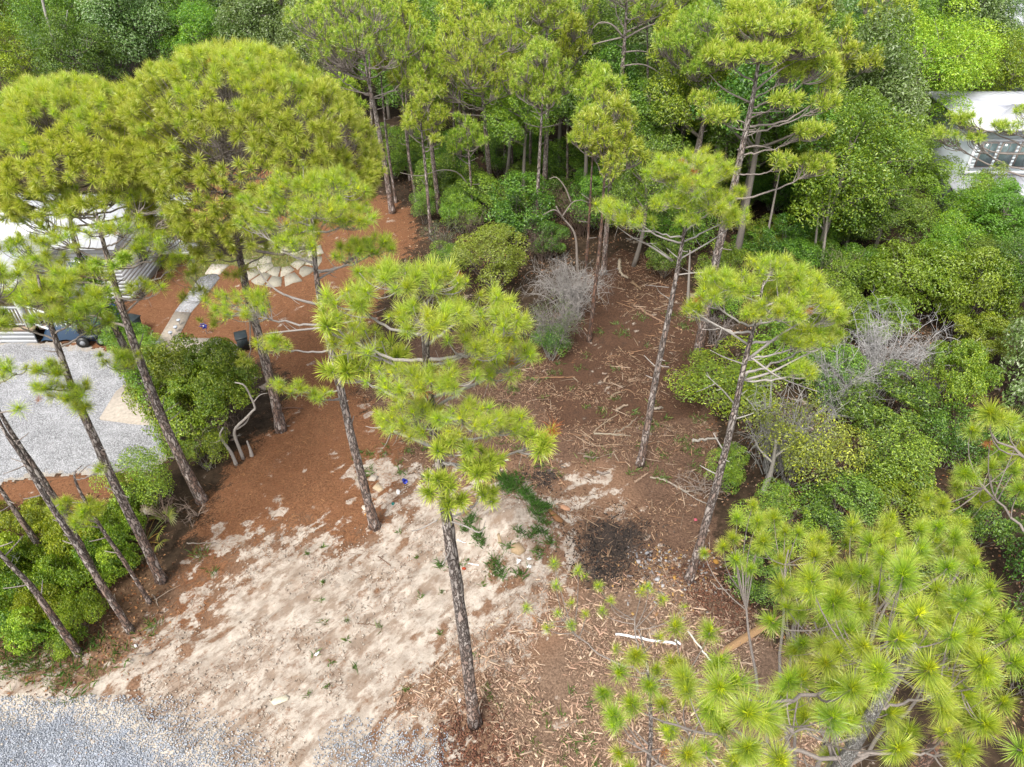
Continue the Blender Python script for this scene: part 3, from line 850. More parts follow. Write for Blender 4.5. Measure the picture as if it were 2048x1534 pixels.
def tuft_mesh(name, r, n, R, wd, young, ncand, warm=0.0, side=2):
    """a leading shoot with a couple of lesser ones beside it, none quite alike"""
    mb = MB()
    k = 1 + int(r.integers(0, side + 1))
    for s in range(k):
        f = 1.0 if s == 0 else r.uniform(.35, .6)
        ax = unit(UP + (r.normal(0, .18, 3) if s == 0 else r.normal(0, .65, 3)))
        off = np.zeros(3) if s == 0 else np.array([r.normal(0, .3), r.normal(0, .3), r.uniform(-.5, -.1)]) * R
        Rm = frame(ax, r.uniform(0, 6.28)) * (1.0 if s == 0 else r.uniform(.6, .85))
        lop = unit(r.normal(0, 1, 3))
        for q, (V, T, Q, Cc) in enumerate(tuft_data(r, int(n * f), R, wd, young, int(ncand * f), warm)):
            if q == 0:            # thinner on one side
                W5 = V.reshape(-1, 5, 3)
                d = unit(W5[:, 4] - W5[:, 0])
                kk = (d @ lop + r.normal(0, .35, len(d))) > -.62
                m = int(kk.sum())
                V = W5[kk].reshape(-1, 3); Cc = Cc.reshape(-1, 5, 3)[kk].reshape(-1, 3)
                b = np.arange(m) * 5
                T = np.stack([b + 3, b + 2, b + 4], -1); Q = np.stack([b, b + 1, b + 2, b + 3], -1)
            mb.add(V @ Rm.T + off, T, Q, Cc)
    return mb.mesh(name, M_NEEDLE)
r_ = np.random.default_rng(21)
TUFTS = {
    'close': [tuft_mesh('needle_tuft', r_, 520, 0.255, 0.0035, 0.12, 210, 0.12) for _ in range(8)],
    'fresh': [tuft_mesh('needle_tuft', r_, 170, 0.205, 0.0036, 0.55, 50) for _ in range(8)],
    'dome': [tuft_mesh('needle_tuft', r_, 210, 0.24, 0.0048, 0.60, 60, 0.05) for _ in range(8)],
    'near': [tuft_mesh('needle_tuft', r_, 170, 0.235, 0.0044, 0.30, 50, 0.05) for _ in range(8)],
    'mid': [tuft_mesh('needle_tuft', r_, 84, 0.27, 0.0125, 0.12, 18) for _ in range(8)],
    'dead': [tuft_mesh('needle_tuft', r_, 90, 0.2, 0.006, 0.2, 0)],
}
for me in TUFTS['dead']:
    a = me.color_attributes['tint']
    k = len(a.data)
    a.data.foreach_set('color', np.tile(np.array([0.38, 0.13, 0.03, 1.0]), k).astype(np.float32))
CR = {'dome': (120, 0.25, 0.0085), 'near': (120, 0.25, 0.0090), 'mid': (50, 0.29, 0.0145), 'far': (30, 0.36, 0.030)}

def smooth_path(P, n):
    P = np.asarray(P, float)
    m = len(P)
    if m < 3:
        return P[0] + (P[-1] - P[0]) * np.linspace(0, 1, n)[:, None]
    t = np.linspace(0, m - 1, n)
    i = np.clip(t.astype(int), 0, m - 2)
    f = (t - i)[:, None]
    Pm = np.concatenate([[2 * P[0] - P[1]], P, [2 * P[-1] - P[-2]]])
    a, b, c, d = Pm[i], Pm[i + 1], Pm[i + 2], Pm[i + 3]
    return 0.5 * (2 * b + (c - a) * f + (2 * a - 5 * b + 4 * c - d) * f ** 2 + (3 * b - a - 3 * c + d) * f ** 3)

def auto_pads(c, R, n, r, rs=0.40, low=-0.45, bare=()):
    """foliage pads over a rounded crown"""
    out = []
    k = 0
    while len(out) < n:
        z = 1 - (1 - low) * ((k + 0.5) / n)
        k += 1
        ph = k * 2.39996 + r.uniform(-0.4, 0.4)
        s = math.sqrt(max(0, 1 - z * z))
        q = r.uniform(0.62, 0.92) if k % 4 else r.uniform(0.25, 0.5)
        d = np.array([s * math.cos(ph), s * math.sin(ph), z]) * q
        out.append((c + d * R, R * rs * r.uniform(0.75, 1.25)))
    return out

def pine(label, base_px, trunk_px, top_px, r0, pads, ntuft, style='near', hero=True, cat='pine tree', group='slash pines',
         name='pine_tree', bark=None, seed=0, base=None, tw=0.0085, bare=(), dead=(), tufts=None, flare=1.45, stub=6, low_limb=0.25, pad_flat=0.6, wcol=(0.25, 0.215, 0.19), axis_pts=None, lscale=1.0, snags=3, dome=None, whorl=(), shell=0.45, up=0.12):
    """pads: [(px, py, rx, ry, dY)] in photo pixels at the tree's own distance, or ready (centre, radii) pairs"""
    r = np.random.default_rng(1000 + seed)
    bark = bark or M_BARK
    b = gpt(*base_px) if base is None else np.asarray(base, float)
    b[2] -= 0.12
    if axis_pts is None:
        pts = [b] + [over(b, *p) for p in trunk_px] + [over(b, *top_px)]
    else:
        pts = [b] + [np.asarray(p, float) for p in axis_pts]
    root = thing(name, label, cat, b, 0, group)
    TP = smooth_path(pts, 40)
    s = np.linspace(0, 1, 40)
    r0 = r0 * (0.76 if hero else 0.76)
    TR = r0 * (1 - 0.80 * s ** 1.25)
    TR = TR * (1 + (flare - 1) * np.exp(-s * 30))
    mb = MB()
    tube(mb, TP - b, TR, 14 if hero else 9, (1, 1, 1), True, 0.22 if hero else 0.12, seed)
    mb.obj('trunk', bark, root, True)
    zs = TP[:, 2]
    def on_trunk(z):
        k = float(np.interp(z, zs, np.arange(40)))
        i = min(int(k), 38)
        return TP[i] + (TP[i + 1] - TP[i]) * (k - i), TR[i]
    # pads -> centre, radii
    L = []
    nmain = len(pads)
    for p in list(pads) + list(whorl):
        if len(p) == 2:
            L.append((np.asarray(p[0]), np.asarray(p[1]) * np.ones(3)))
        else:
            px, py, rx, ry, dY = p
            c = over(b, px, py)
            yb = on_trunk(min(c[2], zs[-1]))[0][1]
            c = at_y(px, py, yb + dY)
            dep = depth(c)
            rx_, ry_ = rx * dep / FPX, ry * dep / FPX
            L.append((c, np.array([rx_, max(rx_ * 0.75, ry_), ry_ * 0.62])))
    area = np.array([l[1][0] * (l[1][1] + l[1][2]) for l in L]) if L else np.zeros(0)
    cnt = np.maximum(1, np.round(ntuft * area / max(area.sum(), 1e-6))).astype(int)
    budget = 290
    rest = MB()
    ntot = 0
    tlist = list(tufts) if tufts else []
    jobs = []
    for li, ((c, R), k) in enumerate(zip(L, cnt)):
        k = min(k, 14) if li >= nmain else k
        d = unit(r.normal(0, 1, (k, 3)))
        d[:, 2] = np.abs(d[:, 2]) * 1.0 - up
        d = unit(d)
        q = r.uniform(shell, 1.0, (k, 1))
        T_ = c + d * q * R
        if dome is not None and li < nmain:      # shoots of a closed, rounded crown sit in its outer skin
            dn = unit((T_ - dome[0]) / dome[1])
            lum = 0.90 + 0.16 * (vnoise(dn[:, 0] * 5 + dn[:, 2] * 3 + seed, dn[:, 1] * 5 - dn[:, 2] * 3, 14) - .5) + r.uniform(-.07, .05, len(dn))
            T_ = dome[0] + dn * dome[1] * lum[:, None]
        jobs.append((c, R, T_, d))
    # explicit tufts, gathered in bunches per limb
    if tlist:
        Pt = np.array([t[0] for t in tlist]); St = np.array([t[1] for t in tlist])
        K = max(1, len(Pt) // 7)
        cen = Pt[r.choice(len(Pt), K, False)]
        for _ in range(12):
            lab = np.argmin(((Pt[:, None] - cen[None]) ** 2).sum(-1), 1)
            for q in range(K):
                if (lab == q).any():
                    cen[q] = Pt[lab == q].mean(0)
        for q in range(K):
            m = lab == q
            if m.any():
                jobs.append((cen[q], np.ones(3) * 0.6, Pt[m], None, St[m]))
    for J in jobs:
        c, R, T = J[0], J[1], J[2]
        hd = math.hypot(*(c - on_trunk(c[2])[0])[:2])
        za = c[2] - 0.35 * hd - R[2] * 0.5 - r.uniform(0, 0.3)
        za = float(np.clip(za, zs[0] + low_limb * (zs[-1] - zs[0]), zs[-1] - 0.15))
        a, ra = on_trunk(za)
        e = c - UP * R[2] * 0.45
        ln = np.linalg.norm(e - a)
        ctrl = a * 0.45 + e * 0.55 + np.array([0, 0, -0.16 * ln]) + r.normal(0, 0.10, 3) * ln * 0.6
        LP = bez(a, ctrl, e, 14)
        LP[1:-1] += r.normal(0, 0.011, (12, 3)) * min(ln, 2)
        lr0 = min(ra * 0.6, (0.016 + 0.009 * ln) * lscale)
        LR = np.linspace(lr0, tw * 1.5, 14)
        lb = MB()
        gcol = np.array(wcol)
        tube(lb, LP - b, LR, 7 if hero else 5, gcol, False)
        items = []
        for i in range(len(T)):
            t = T[i]
            k = int(np.clip(np.argmin(((LP - t) ** 2).sum(1)) - r.integers(1, 4), 3, 13))
            s0 = LP[k]
            tl = np.linalg.norm(t - s0)
            ax = unit(unit(t - s0) * 0.55 + UP * 0.75 + r.normal(0, 0.16, 3))
            if dome is not None and t[2] > dome[0][2] - dome[1][2] * .5:
                ax = unit(unit((t - dome[0]) / dome[1]) * .8 + UP * .5 + r.normal(0, .2, 3))
            ctrl = t - ax * tl * 0.55 + np.array([0, 0, -0.05 * tl])
            tw_ = bez(s0, ctrl, t, 6)
            tube(lb, tw_ - b, np.linspace(min(LR[k] * 0.8, tw * 1.6), tw * 0.8, 6), 4, gcol * r.uniform(0.8, 1.15), False)
            sc = (J[4][i] / 0.47) * r.uniform(.85, 1.1) if len(J) > 4 else r.uniform(0.68, 1.15)
            items.append((t, ax, sc))
            for _ in range(int(r.integers(0, snags)) if hero else 0):      # bare side twigs
                e2 = tw_[2] + unit(r.normal(0, 1, 3) + UP * 0.2) * r.uniform(0.15, 0.4)
                tube(lb, bez(tw_[2], (tw_[2] + e2) / 2 - UP * 0.06, e2, 4) - b, np.linspace(tw * 0.7, tw * 0.3, 4), 3, gcol, False)
        lo = lb.obj('branch', M_TWIG, root, True)
        for (t, ax, sc) in items:
            Rm = frame(ax, r.uniform(0, 6.28))
            if hero and ntot < budget:
                if r.random() < .022:
                    link('dead_needle_tuft', TUFTS['dead'][0], lo, mat4(Rm, t - b - UP * .08, sc * .7))
                else:
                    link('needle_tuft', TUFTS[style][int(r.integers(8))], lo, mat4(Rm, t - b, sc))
                ntot += 1
            else:
                n_, R_, w_ = CR.get(style, CR['near'])
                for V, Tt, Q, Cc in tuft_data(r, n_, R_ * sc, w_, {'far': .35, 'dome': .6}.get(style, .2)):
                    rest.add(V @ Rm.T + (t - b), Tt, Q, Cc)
    for (p, s_) in dead:
        link('dead_needle_tuft', TUFTS['dead'][0], root, mat4(frame(UP + r.normal(0, .4, 3), 0), np.asarray(p) - b, s_))
    # bare limbs and snags
    for bl in bare:
        P = [over(b, *bl[0])] + [at_y(x, y, over(b, *bl[0])[1] + dy) for (x, y, dy) in bl[1]]
        P = smooth_path(P, 12)
        bb = MB()
        tube(bb, P - b, np.linspace(bl[2], bl[2] * 0.3, 12), 6, wcol, True)
        for _ in range(4 if bl[2] > 0.02 else 0):
            k = int(r.integers(4, 11))
            e2 = P[k] + unit(r.normal(0, 1, 3)) * r.uniform(0.15, 0.45)
            tube(bb, bez(P[k], (P[k] + e2) / 2 - UP * .05, e2, 4) - b, np.linspace(0.012, 0.005, 4), 3, wcol, False)
        bb.obj('bare_branch', M_TWIG, root, True)
    if stub:
        sb_ = MB()
        for _ in range(stub):
            z = zs[0] + (zs[-1] - zs[0]) * r.uniform(0.35, 0.85)
            a, ra = on_trunk(z)
            d = unit(np.array([r.normal(), r.normal(), 0.25]))
            l = r.uniform(0.15, 0.6)
            tube(sb_, bez(a, a + d * l * 0.6, a + d * l + UP * 0.05, 4) - b, np.linspace(0.022, 0.010, 4), 4, wcol, True)
        tag(sb_.obj('branch_stubs', M_TWIG, root, True), kind='stuff')
    if rest.n:
        o = rest.obj('needle_mass' if hero else 'crown', M_NEEDLE, root)
        if hero:
            tag(o, kind='stuff')
    return root

def dome_pads(base_px, box, n, seed, rs=0.42, low=-0.45, flat=None):
    """pads for a crown that fills box (x0, y0, x1, y1) in the photo, at the distance of the tree"""
    b = gpt(*base_px)
    x0, y0, x1, y1 = box
    c = over(b, (x0 + x1) / 2, (y0 + y1) / 2)
    c = at_y((x0 + x1) / 2, (y0 + y1) / 2, b[1])
    dep = depth(c)
    hw, hh = (x1 - x0) / 2 * dep / FPX, (y1 - y0) / 2 * dep / FPX
    th = math.atan2(CAM_H - c[2], c[1])
    ry = hw * 0.85
    rz = math.sqrt(max((hh ** 2 - (ry * math.sin(th)) ** 2), (0.4 * hh) ** 2)) / math.cos(th)
    R = np.array([hw, ry, rz]) * 0.95
    if n == 0:
        return c, R
    return auto_pads(c, R, n, np.random.default_rng(seed), rs, low)

# ---- the pines of the clearing, nearest first
P = pine('tall slash pine with fresh yellow green tufts, standing in wood chips', (950, 1448),
     [(925, 1250), (900, 1080), (885, 960), (868, 860), (857, 760), (848, 650)], (842, 560), 0.165,
     [(790, 560, 85, 38, 0), (872, 562, 75, 42, .2), (712, 602, 65, 40, -.1), (955, 612, 75, 42, .2), (1022, 642, 48, 42, -.2), (705, 682, 65, 40, .1), (850, 640, 85, 42, -.7),
      (965, 690, 75, 42, -.3), (905, 760, 60, 32, -.6), (805, 765, 75, 40, -.6), (1005, 735, 55, 42, .1), (1040, 700, 30, 35, .2), (822, 835, 85, 42, -.3), (930, 842, 75, 40, -.8), (1012, 850, 52, 35, -.2),
      (905, 905, 50, 30, -.7), (765, 720, 60, 40, .4), (690, 740, 40, 30, .2), (1070, 880, 35, 35, -.2), (960, 930, 50, 32, -.5), (880, 975, 40, 30, -.4), (905, 1000, 30, 22, -.2), (660, 640, 30, 30, .1), (965, 990, 30, 22, .1)],
     370, 'fresh', seed=1, wcol=(0.34, 0.31, 0.28), bare=[((868, 895), [(820, 875, .1), (780, 860, .25), (757, 853, .3)], .035), ((875, 1040), [(840, 1058, -.1), (820, 1062, -.2)], .015), ((893, 1040), [(930, 1052, -.2), (960, 1065, -.35), (972, 1040, -.45)], .018)],
     dead=[(at_d(1107, 853, 9.2), 1.0)])
pine('slash pine leaning over orange pine straw left of the centre pine', (750, 1054),
     [(725, 960), (700, 860), (672, 740), (650, 650), (634, 560), (626, 470)], (622, 385), 0.165,
     [(600, 362, 80, 32, .2), (680, 372, 75, 38, 0), (532, 402, 55, 36, 0), (560, 442, 50, 30, -.3), (700, 432, 65, 38, -.4), (757, 490, 52, 30, .1), (705, 502, 55, 34, -.3), (592, 482, 60, 40, -.5),
      (640, 420, 60, 40, -.9), (500, 440, 35, 25, .3), (730, 555, 40, 28, .2), (578, 772, 40, 30, -.7), (640, 792, 30, 20, -.6), (480, 605, 72, 26, -.2), (545, 690, 40, 26, -.6), (700, 650, 35, 25, .3)],
     270, 'near', seed=2, wcol=(0.30, 0.27, 0.245), low_limb=0.42,
     bare=[((650, 655), [(600, 660, -.2), (550, 665, -.3), (530, 668, -.3)], .03), ((641, 610), [(600, 600, -.1), (560, 585, -.1), (530, 560, 0), (515, 535, 0)], .035), ((690, 800), [(650, 800, -.4), (600, 790, -.6)], .02),
           ((652, 650), [(690, 645, .2), (720, 640, .3)], .028), ((633, 560), [(660, 545, .2), (690, 530, .4)], .03)],
     dead=[(gpt(575, 470, 3.0), 0.7)])
pine('slender curved slash pine with a flat yellow green crown over the brown clearing', (1280, 930),
     [(1297, 840), (1310, 765), (1331, 660), (1351, 560), (1367, 470)], (1388, 345), 0.15,
     [(1380, 326, 80, 26, .1), (1328, 350, 40, 26, 0), (1440, 345, 38, 28, 0), (1340, 402, 48, 22, -.3), (1422, 405, 58, 32, -.3), (1462, 432, 40, 24, .2), (1222, 418, 40, 20, -.2), (1262, 440, 42, 13, -.3), (1382, 440, 30, 16, -.6), (1395, 370, 60, 30, -.6), (1470, 390, 25, 20, .4)],
     215, 'near', seed=3, wcol=(0.36, 0.33, 0.30), low_limb=0.55, bark=M_BARK,
     bare=[((1345, 522), [(1300, 492, 0), (1265, 475, -.2), (1230, 450, -.2)], .03), ((1356, 520), [(1400, 495, 0), (1440, 470, .2), (1480, 440, .2)], .028), ((1352, 550), [(1400, 545, -.2), (1440, 550, -.3)], .022), ((1342, 600), [(1320, 585, -.1), (1312, 572, -.2)], .014),
           ((1338, 575), [(1310, 572, -.2), (1290, 570, -.3)], .012), ((1345, 520), [(1320, 500, -.3), (1300, 485, -.4)], .015)])
pine('slash pine with a one sided spreading crown and silvery limbs beside the burnt patch', (1378, 1160),
     [(1402, 1080), (1430, 980), (1456, 880), (1476, 790), (1493, 710), (1510, 645)], (1528, 560), 0.15,
     [(1545, 535, 55, 24, .2), (1605, 560, 52, 32, .1), (1472, 570, 50, 28, -.1), (1420, 592, 36, 22, 0), (1388, 618, 26, 16, .1), (1512, 632, 36, 20, -.6), (1622, 602, 55, 34, -.3), (1664, 625, 32, 34, .1), (1560, 622, 48, 26, -.7), (1612, 680, 50, 30, -.2), (1602, 742, 32, 22, -.5), (1432, 555, 36, 18, .3), (1570, 585, 60, 30, .4), (1650, 670, 30, 25, .3)],
     235, 'near', seed=4, wcol=(0.38, 0.35, 0.32), low_limb=0.5,
     bare=[((1470, 810), [(1445, 780, -.2), (1412, 750, -.3)], .022), ((1497, 690), [(1460, 665, -.1), (1415, 640, 0), (1385, 620, 0)], .028), ((1492, 730), [(1450, 715, -.2), (1420, 700, -.3)], .018), ((1490, 760), [(1540, 745, -.2), (1600, 715, -.2), (1650, 690, 0)], .032),
           ((1500, 715), [(1560, 670, 0), (1620, 635, .2)], .034), ((1502, 715), [(1560, 755, -.3), (1640, 785, -.3)], .026), ((1480, 790), [(1495, 780, -.1)], .014)])
pine('stout slash pine forking low over the white cottage, trunk slanting past the driveway', (405, 1000),
     [(370, 935), (330, 850), (290, 750), (255, 650), (228, 565), (208, 490)], (192, 425), 0.20,
     [(150, 415, 60, 36, .1), (65, 430, 66, 46, .3), (38, 490, 46, 36, 0), (250, 455, 45, 36, 0), (302, 492, 50, 36, -.2), (130, 480, 58, 36, -.5), (282, 580, 46, 30, -.8), (340, 470, 36, 32, .3), (235, 725, 50, 28, -1.2), (210, 400, 40, 26, .4), (100, 385, 60, 30, .5), (10, 380, 40, 40, .3), (200, 460, 40, 26, -.7), (285, 405, 56, 32, .5), (352, 520, 38, 26, .2), (90, 525, 56, 36, -.4), (182, 545, 46, 28, -.9), (330, 425, 46, 28, .6), (40, 560, 40, 26, .2), (230, 520, 36, 24, -.9)],
     300, 'near', seed=5, low_limb=0.45, bare=[((215, 520), [(240, 500, .2), (262, 480, .3)], .06), ((245, 630), [(290, 590, .3), (330, 560, .6)], .03)])
pine('slash pine with open low tufts leaning across the pale driveway', (322, 1160),
     [(285, 1080), (235, 980), (190, 880), (150, 790), (115, 690), (92, 620)], (75, 550), 0.165,
     [(90, 590, 55, 32, 0), (150, 622, 52, 36, -.1), (48, 592, 40, 26, .1), (182, 642, 42, 30, .2), (130, 560, 48, 26, .3), (20, 640, 32, 22, -.2), (98, 742, 36, 22, -.6), (142, 785, 40, 22, -.4), (90, 772, 24, 16, -.5), (162, 812, 26, 18, -.3), (190, 590, 35, 25, .3), (90, 640, 30, 20, -.7)],
     170, 'near', seed=6, low_limb=0.5, dead=[(at_d(76, 797, 14.5), 0.6)])
pine('mossy thin trunked pine nearest the road at left, crown outside the picture', (262, 1262),
     [(210, 1180), (150, 1085), (95, 1000), (45, 915), (0, 845)], (-60, 700), 0.115,
     [(30, 742, 30, 20, -.1), (5, 735, 30, 26, 0), (40, 812, 18, 8, -.2), (-60, 640, 80, 60, 0), (-40, 560, 80, 60, 0)], 60, 'near', seed=7, low_limb=0.5)
pine('thicker reddish pine trunk just behind the mossy thin one', (205, 1178),
     [(150, 1075), (110, 1000), (65, 930), (20, 860)], (-60, 720), 0.155, [(-70, 600, 90, 60, 0), (-120, 520, 90, 60, .4)], 60, 'near', seed=8, low_limb=0.6)
pine('grey pine trunk slanting out of the vines at the lower left corner', (158, 1308),
     [(110, 1240), (60, 1170), (5, 1112)], (-120, 960), 0.125, [(-180, 860, 90, 60, 0), (-160, 780, 80, 60, .4)], 50, 'near', seed=9, low_limb=0.6)
pine('dark pine trunk at the left edge rising out of ground vines', (108, 1130),
     [(60, 1065), (10, 992)], (-120, 800), 0.13, [(-180, 720, 90, 60, 0)], 40, 'near', seed=10, low_limb=0.6)
pine('thin young pine with a drooping bent tip beside the palmetto', (300, 1205),
     [(250, 1125), (205, 1060), (172, 1005), (152, 965), (150, 945)], (165, 930), 0.07,
     [(128, 1012, 26, 20, .1), (172, 1020, 34, 24, -.1), (160, 1045, 24, 14, -.2), (192, 940, 14, 8, 0)], 34, 'near', seed=11, low_limb=0.5, stub=3, bare=[((155, 950), [(180, 930, -.1), (205, 940, -.2)], .014)])
pine('broad domed slash pine, the larger rounded crown of the upper left', (562, 860),
     [(545, 780), (520, 680), (496, 590), (476, 500), (457, 420), (447, 350)], (442, 160), 0.21,
     dome_pads((562, 860), (215, 85, 785, 580), 70, 3, 0.25, -0.42), 1500, 'dome', seed=12, low_limb=0.45, up=0.05, snags=1, tw=0.006, whorl=[(425, 505, 50, 32, -.4), (485, 470, 55, 30, -.6), (395, 592, 42, 22, -.3), (545, 490, 46, 22, .2), (372, 545, 36, 22, 0), (470, 545, 36, 22, -.7), (520, 620, 40, 22, -.7), (430, 640, 40, 20, -.3), (540, 690, 46, 26, -.8), (500, 720, 30, 20, -.5)], dome=dome_pads((562, 860), (215, 85, 785, 580), 0, 3))
pine('broad domed slash pine filling the left edge of the photo, ivy on its bole', (345, 905),
     [(300, 800), (262, 720), (212, 620), (172, 540), (142, 450)], (135, 240), 0.19,
     dome_pads((345, 905), (-80, 150, 395, 490), 56, 5, 0.26, -0.38), 1150, 'dome', seed=13, low_limb=0.55, up=0.05, snags=1, tw=0.006, dome=dome_pads((345, 905), (-80, 150, 395, 490), 0, 5))

# ---- the big near pine at the lower right: every shoot where it stands (photo x, y, apparent width)
TL = [(1474,1037,50),(1515,1044,55),(1548,1037,55),(1466,1078,55),(1526,1083,60),(1570,1065,45),(1596,1066,50),(1447,1094,50),(1471,1119,50),(1628,1113,80),(1659,1102,60),(1704,1051,60),(1782,1037,65),(1772,1061,65),(1792,1073,60),(1909,1075,65),(1868,1082,60),(1875,1054,60),(1922,1048,55),(1929,1099,60),(1813,1126,90),(1765,1109,80),(1806,1150,95),(1622,1160,100),(1563,1174,75),(1755,1171,75),(1704,1143,75),(1680,1154,75),(1895,1136,75),(1950,1130,70),(1875,1184,85),(1933,1195,90),(1666,1205,95),(1543,1242,80),(1598,1222,60),(1803,1215,80),(1837,1229,100),(1902,1229,80),(1970,1225,80),(1700,1266,95),(1796,1277,110),(1775,1260,80),(1420,1263,75),(1652,1294,85),(1851,1294,75),(1902,1301,85),(1758,1342,110),(1858,1338,110),(1604,1359,90),(1474,1366,110),(1704,1376,115),(1669,1372,100),(1963,1328,95),(1974,1355,95),(1372,1355,75),(1495,1427,125),(1529,1431,110),(1666,1434,100),(1885,1417,100),(1929,1393,90),(1724,1431,85),(1495,1496,100),(1587,1427,85),(1779,1427,80),(1796,1496,100),(2028,1325,90),(1970,1448,95),(2046,1502,100),(1816,1465,80),(1663,1513,75),(2005,1403,85),(1546,1458,70),(1447,1455,85),(1375,1386,65),(1640,1080,60),(1740,1085,70),(1840,1100,75),(1720,1215,85),(1590,1300,75),(1940,1270,90),(2010,1240,80),(1560,1390,85),(1420,1420,85),(1410,1500,85),(1560,1520,95),(1930,1500,90),(1840,1060,60),(1980,1180,75),(1650,1240,80),(1720,1310,95),(2030,1270,80),(1440,1320,75),(1870,1250,85),(1330,1500,70)]
TL2 = [(1108,1126,48),(1156,1143,45),(1112,1171,42),(1197,1171,38),(1143,1208,40),(1283,1181,45),(1221,1201,36),(1204,1222,40),(1324,1198,38),(1296,1174,38),(1368,1215,38),(1054,1215,40),(1067,1232,46),(1115,1225,40),(1143,1249,42),(1095,1256,42),(1170,1229,38),(1320,1273,42),(1231,1297,42),(1313,1338,48),(1272,1311,75),(1238,1345,75),(1207,1386,65),(1262,1407,85),(1228,1430,68),(1324,1410,60),(1368,1359,85),(1337,1461,60),(1238,1506,60),(1300,1370,75)]
def shoot(x, y, wpx, real=0.48):
    dd = min(max(real * FPX / wpx, 5.0), 12.0)
    return (at_d(x, y, dd), 0.47 * (wpx * dd / FPX) / 0.48)
def axis_tree(x, y, z0, pts):
    return [np.array([x, y, z0])] + [np.array(p, float) for p in pts]
TLN = [shoot(*t) for t in TL]
for (q, s_) in list(TLN):           # shoots of the second layer, lower in the crown
    if rng.random() < 0.97:
        TLN.append((q + np.array([rng.normal(0.05, .3), rng.normal(.15, .3), -rng.uniform(.25, .9)]), s_ * rng.uniform(.75, .95)))
bx, by = 4.05, 3.75
b0 = np.array([bx, by, float(ground_z(bx, by))])
pine('huge close slash pine with big starburst tufts at the lower right', None, None, None, 0.19, [], 0, 'close', seed=20, base=b0,
     axis_pts=[(bx + .05, by, 3), (bx, by + .1, 6), (bx - .08, by - .05, 8), (bx - .05, by + .05, 9.6), (bx - .1, by, 10.6)], tufts=TLN + [shoot(*t) for t in TL2[19:]], low_limb=0.5, tw=0.008, lscale=0.75, bark=M_BARK_LICHEN)
bx, by = 2.2, 6.3
b1 = np.array([2.6, 5.6, float(ground_z(2.6, 5.6))])
pine('small pine with sparse bright tufts above the wood chips left of the huge close pine', None, None, None, 0.075, [], 0, 'near', seed=21, base=b1,
     axis_pts=[(2.6, 5.7, 2), (2.5, 5.9, 4), (2.3, 6.2, 5.6), (2.1, 6.5, 6.4)], tufts=[shoot(*t, real=0.42) for t in TL2[:19]], low_limb=0.35, tw=0.007, stub=2, bark=M_BARK)
TR_ = [(1981,826,75),(2018,847,70),(1943,860,58),(1981,878,62),(2046,864,62),(1930,946,60),(1981,936,58),(1912,973,52),(1857,997,50),(1885,1008,55),(2032,936,52),(2000,905,55),(2046,905,60),(2040,980,60),(1960,995,52)]
bx, by = 8.7, 6.6
b2 = np.array([bx, by, float(ground_z(bx, by))])
pine('right edge pine with long drooping tufts and a thick lower right trunk', None, None, None, 0.235, [], 0, 'close', seed=22, base=b2,
     axis_pts=[(bx, by, 2), (bx - .05, by, 5), (bx, by + .1, 8), (bx, by, 11.0)], tufts=[shoot(*t) for t in TR_], low_limb=0.55, bark=M_BARK_RED, flare=1.1)

# ---- pines standing at the edge of the woods
def mid(label, base_px, tr, top, r0, box=None, n=8, nt=110, style='mid', pads=None, seed=0, **k):
    pd = pads if pads is not None else dome_pads(base_px, box, int(n * 1.4), seed, 0.36, -0.5)
    nt = int(nt * 1.7)
    return pine(label, base_px, tr, top, r0, pd, nt, style, False, 'pine tree', 'pines at the edge of the woods', seed=seed, tw=0.012, **k)
mid('tall straight pine right of the large dome, crown spreading at the top edge', (785, 425), [(768, 320), (750, 220), (733, 140)], (716, 20), 0.20, (575, -30, 850, 205), 16, 250, seed=31, bare=[((745, 190), [(700, 180, -.2), (670, 170, -.4)], .04), ((745, 195), [(775, 185, 0), (800, 180, .1)], .03)])
mid('thin pine just right of the tall straight one by the straw path', (792, 405), [(775, 290), (765, 190)], (760, 125), 0.10, (735, 95, 795, 180), 4, 32, seed=32)
mid('slim dark green pine with a narrow crown, third from the straw path', (833, 405), [(815, 290), (804, 180)], (800, 90), 0.11, (775, 70, 850, 220), 7, 80, seed=33)
mid('pine with a pale trunk rising from low green shrubs by the path', (862, 468), [(852, 350), (843, 260)], (836, 180), 0.12, (795, 170, 900, 330), 8, 85, seed=34)
mid('thick dark trunked pine among the trunks left of centre', (880, 425), [(866, 320), (855, 200)], (846, 110), 0.18, (805, 85, 895, 240), 8, 100, seed=35)
mid('large bright crowned pine in the middle of the wood edge', (985, 418), [(973, 280), (964, 170)], (957, 70), 0.19, (850, 38, 1085, 240), 18, 260, seed=36, bare=[((972, 232), [(920, 228, -.3), (860, 218, -.5)], .035), ((972, 232), [(985, 225, .2), (995, 222, .3)], .03)])
mid('thin leaning pine with a bent bare limb in front of the large bright crowned pine', (948, 442), [(940, 340), (934, 270)], (930, 225), 0.10, (885, 225, 985, 345), 7, 65, seed=37, bare=[((938, 372), [(915, 345, -.2), (880, 340, -.4), (840, 352, -.6), (800, 345, -.6)], .035)])
mid('slim leaning pine with layered tufts above the round dark shrub', (1072, 490), [(1077, 350), (1083, 240)], (1088, 130), 0.13, (1010, 88, 1150, 255), 14, 140, seed=38, bare=[((1081, 255), [(1060, 250, -.2), (1048, 245, -.3)], .02), ((1082, 256), [(1110, 250, 0), (1125, 245, 0)], .02)])
mid('thick pine trunk pressed close behind the slim pine above the round dark shrub', (1086, 425), [(1092, 300), (1095, 180)], (1092, 30), 0.20, (1015, -40, 1165, 95), 9, 120, seed=39)
mid('thin straight pine between the two central pines', (1027, 365), [(1022, 270), (1019, 210)], (1017, 150), 0.10, (995, 130, 1050, 225), 4, 36, seed=40)
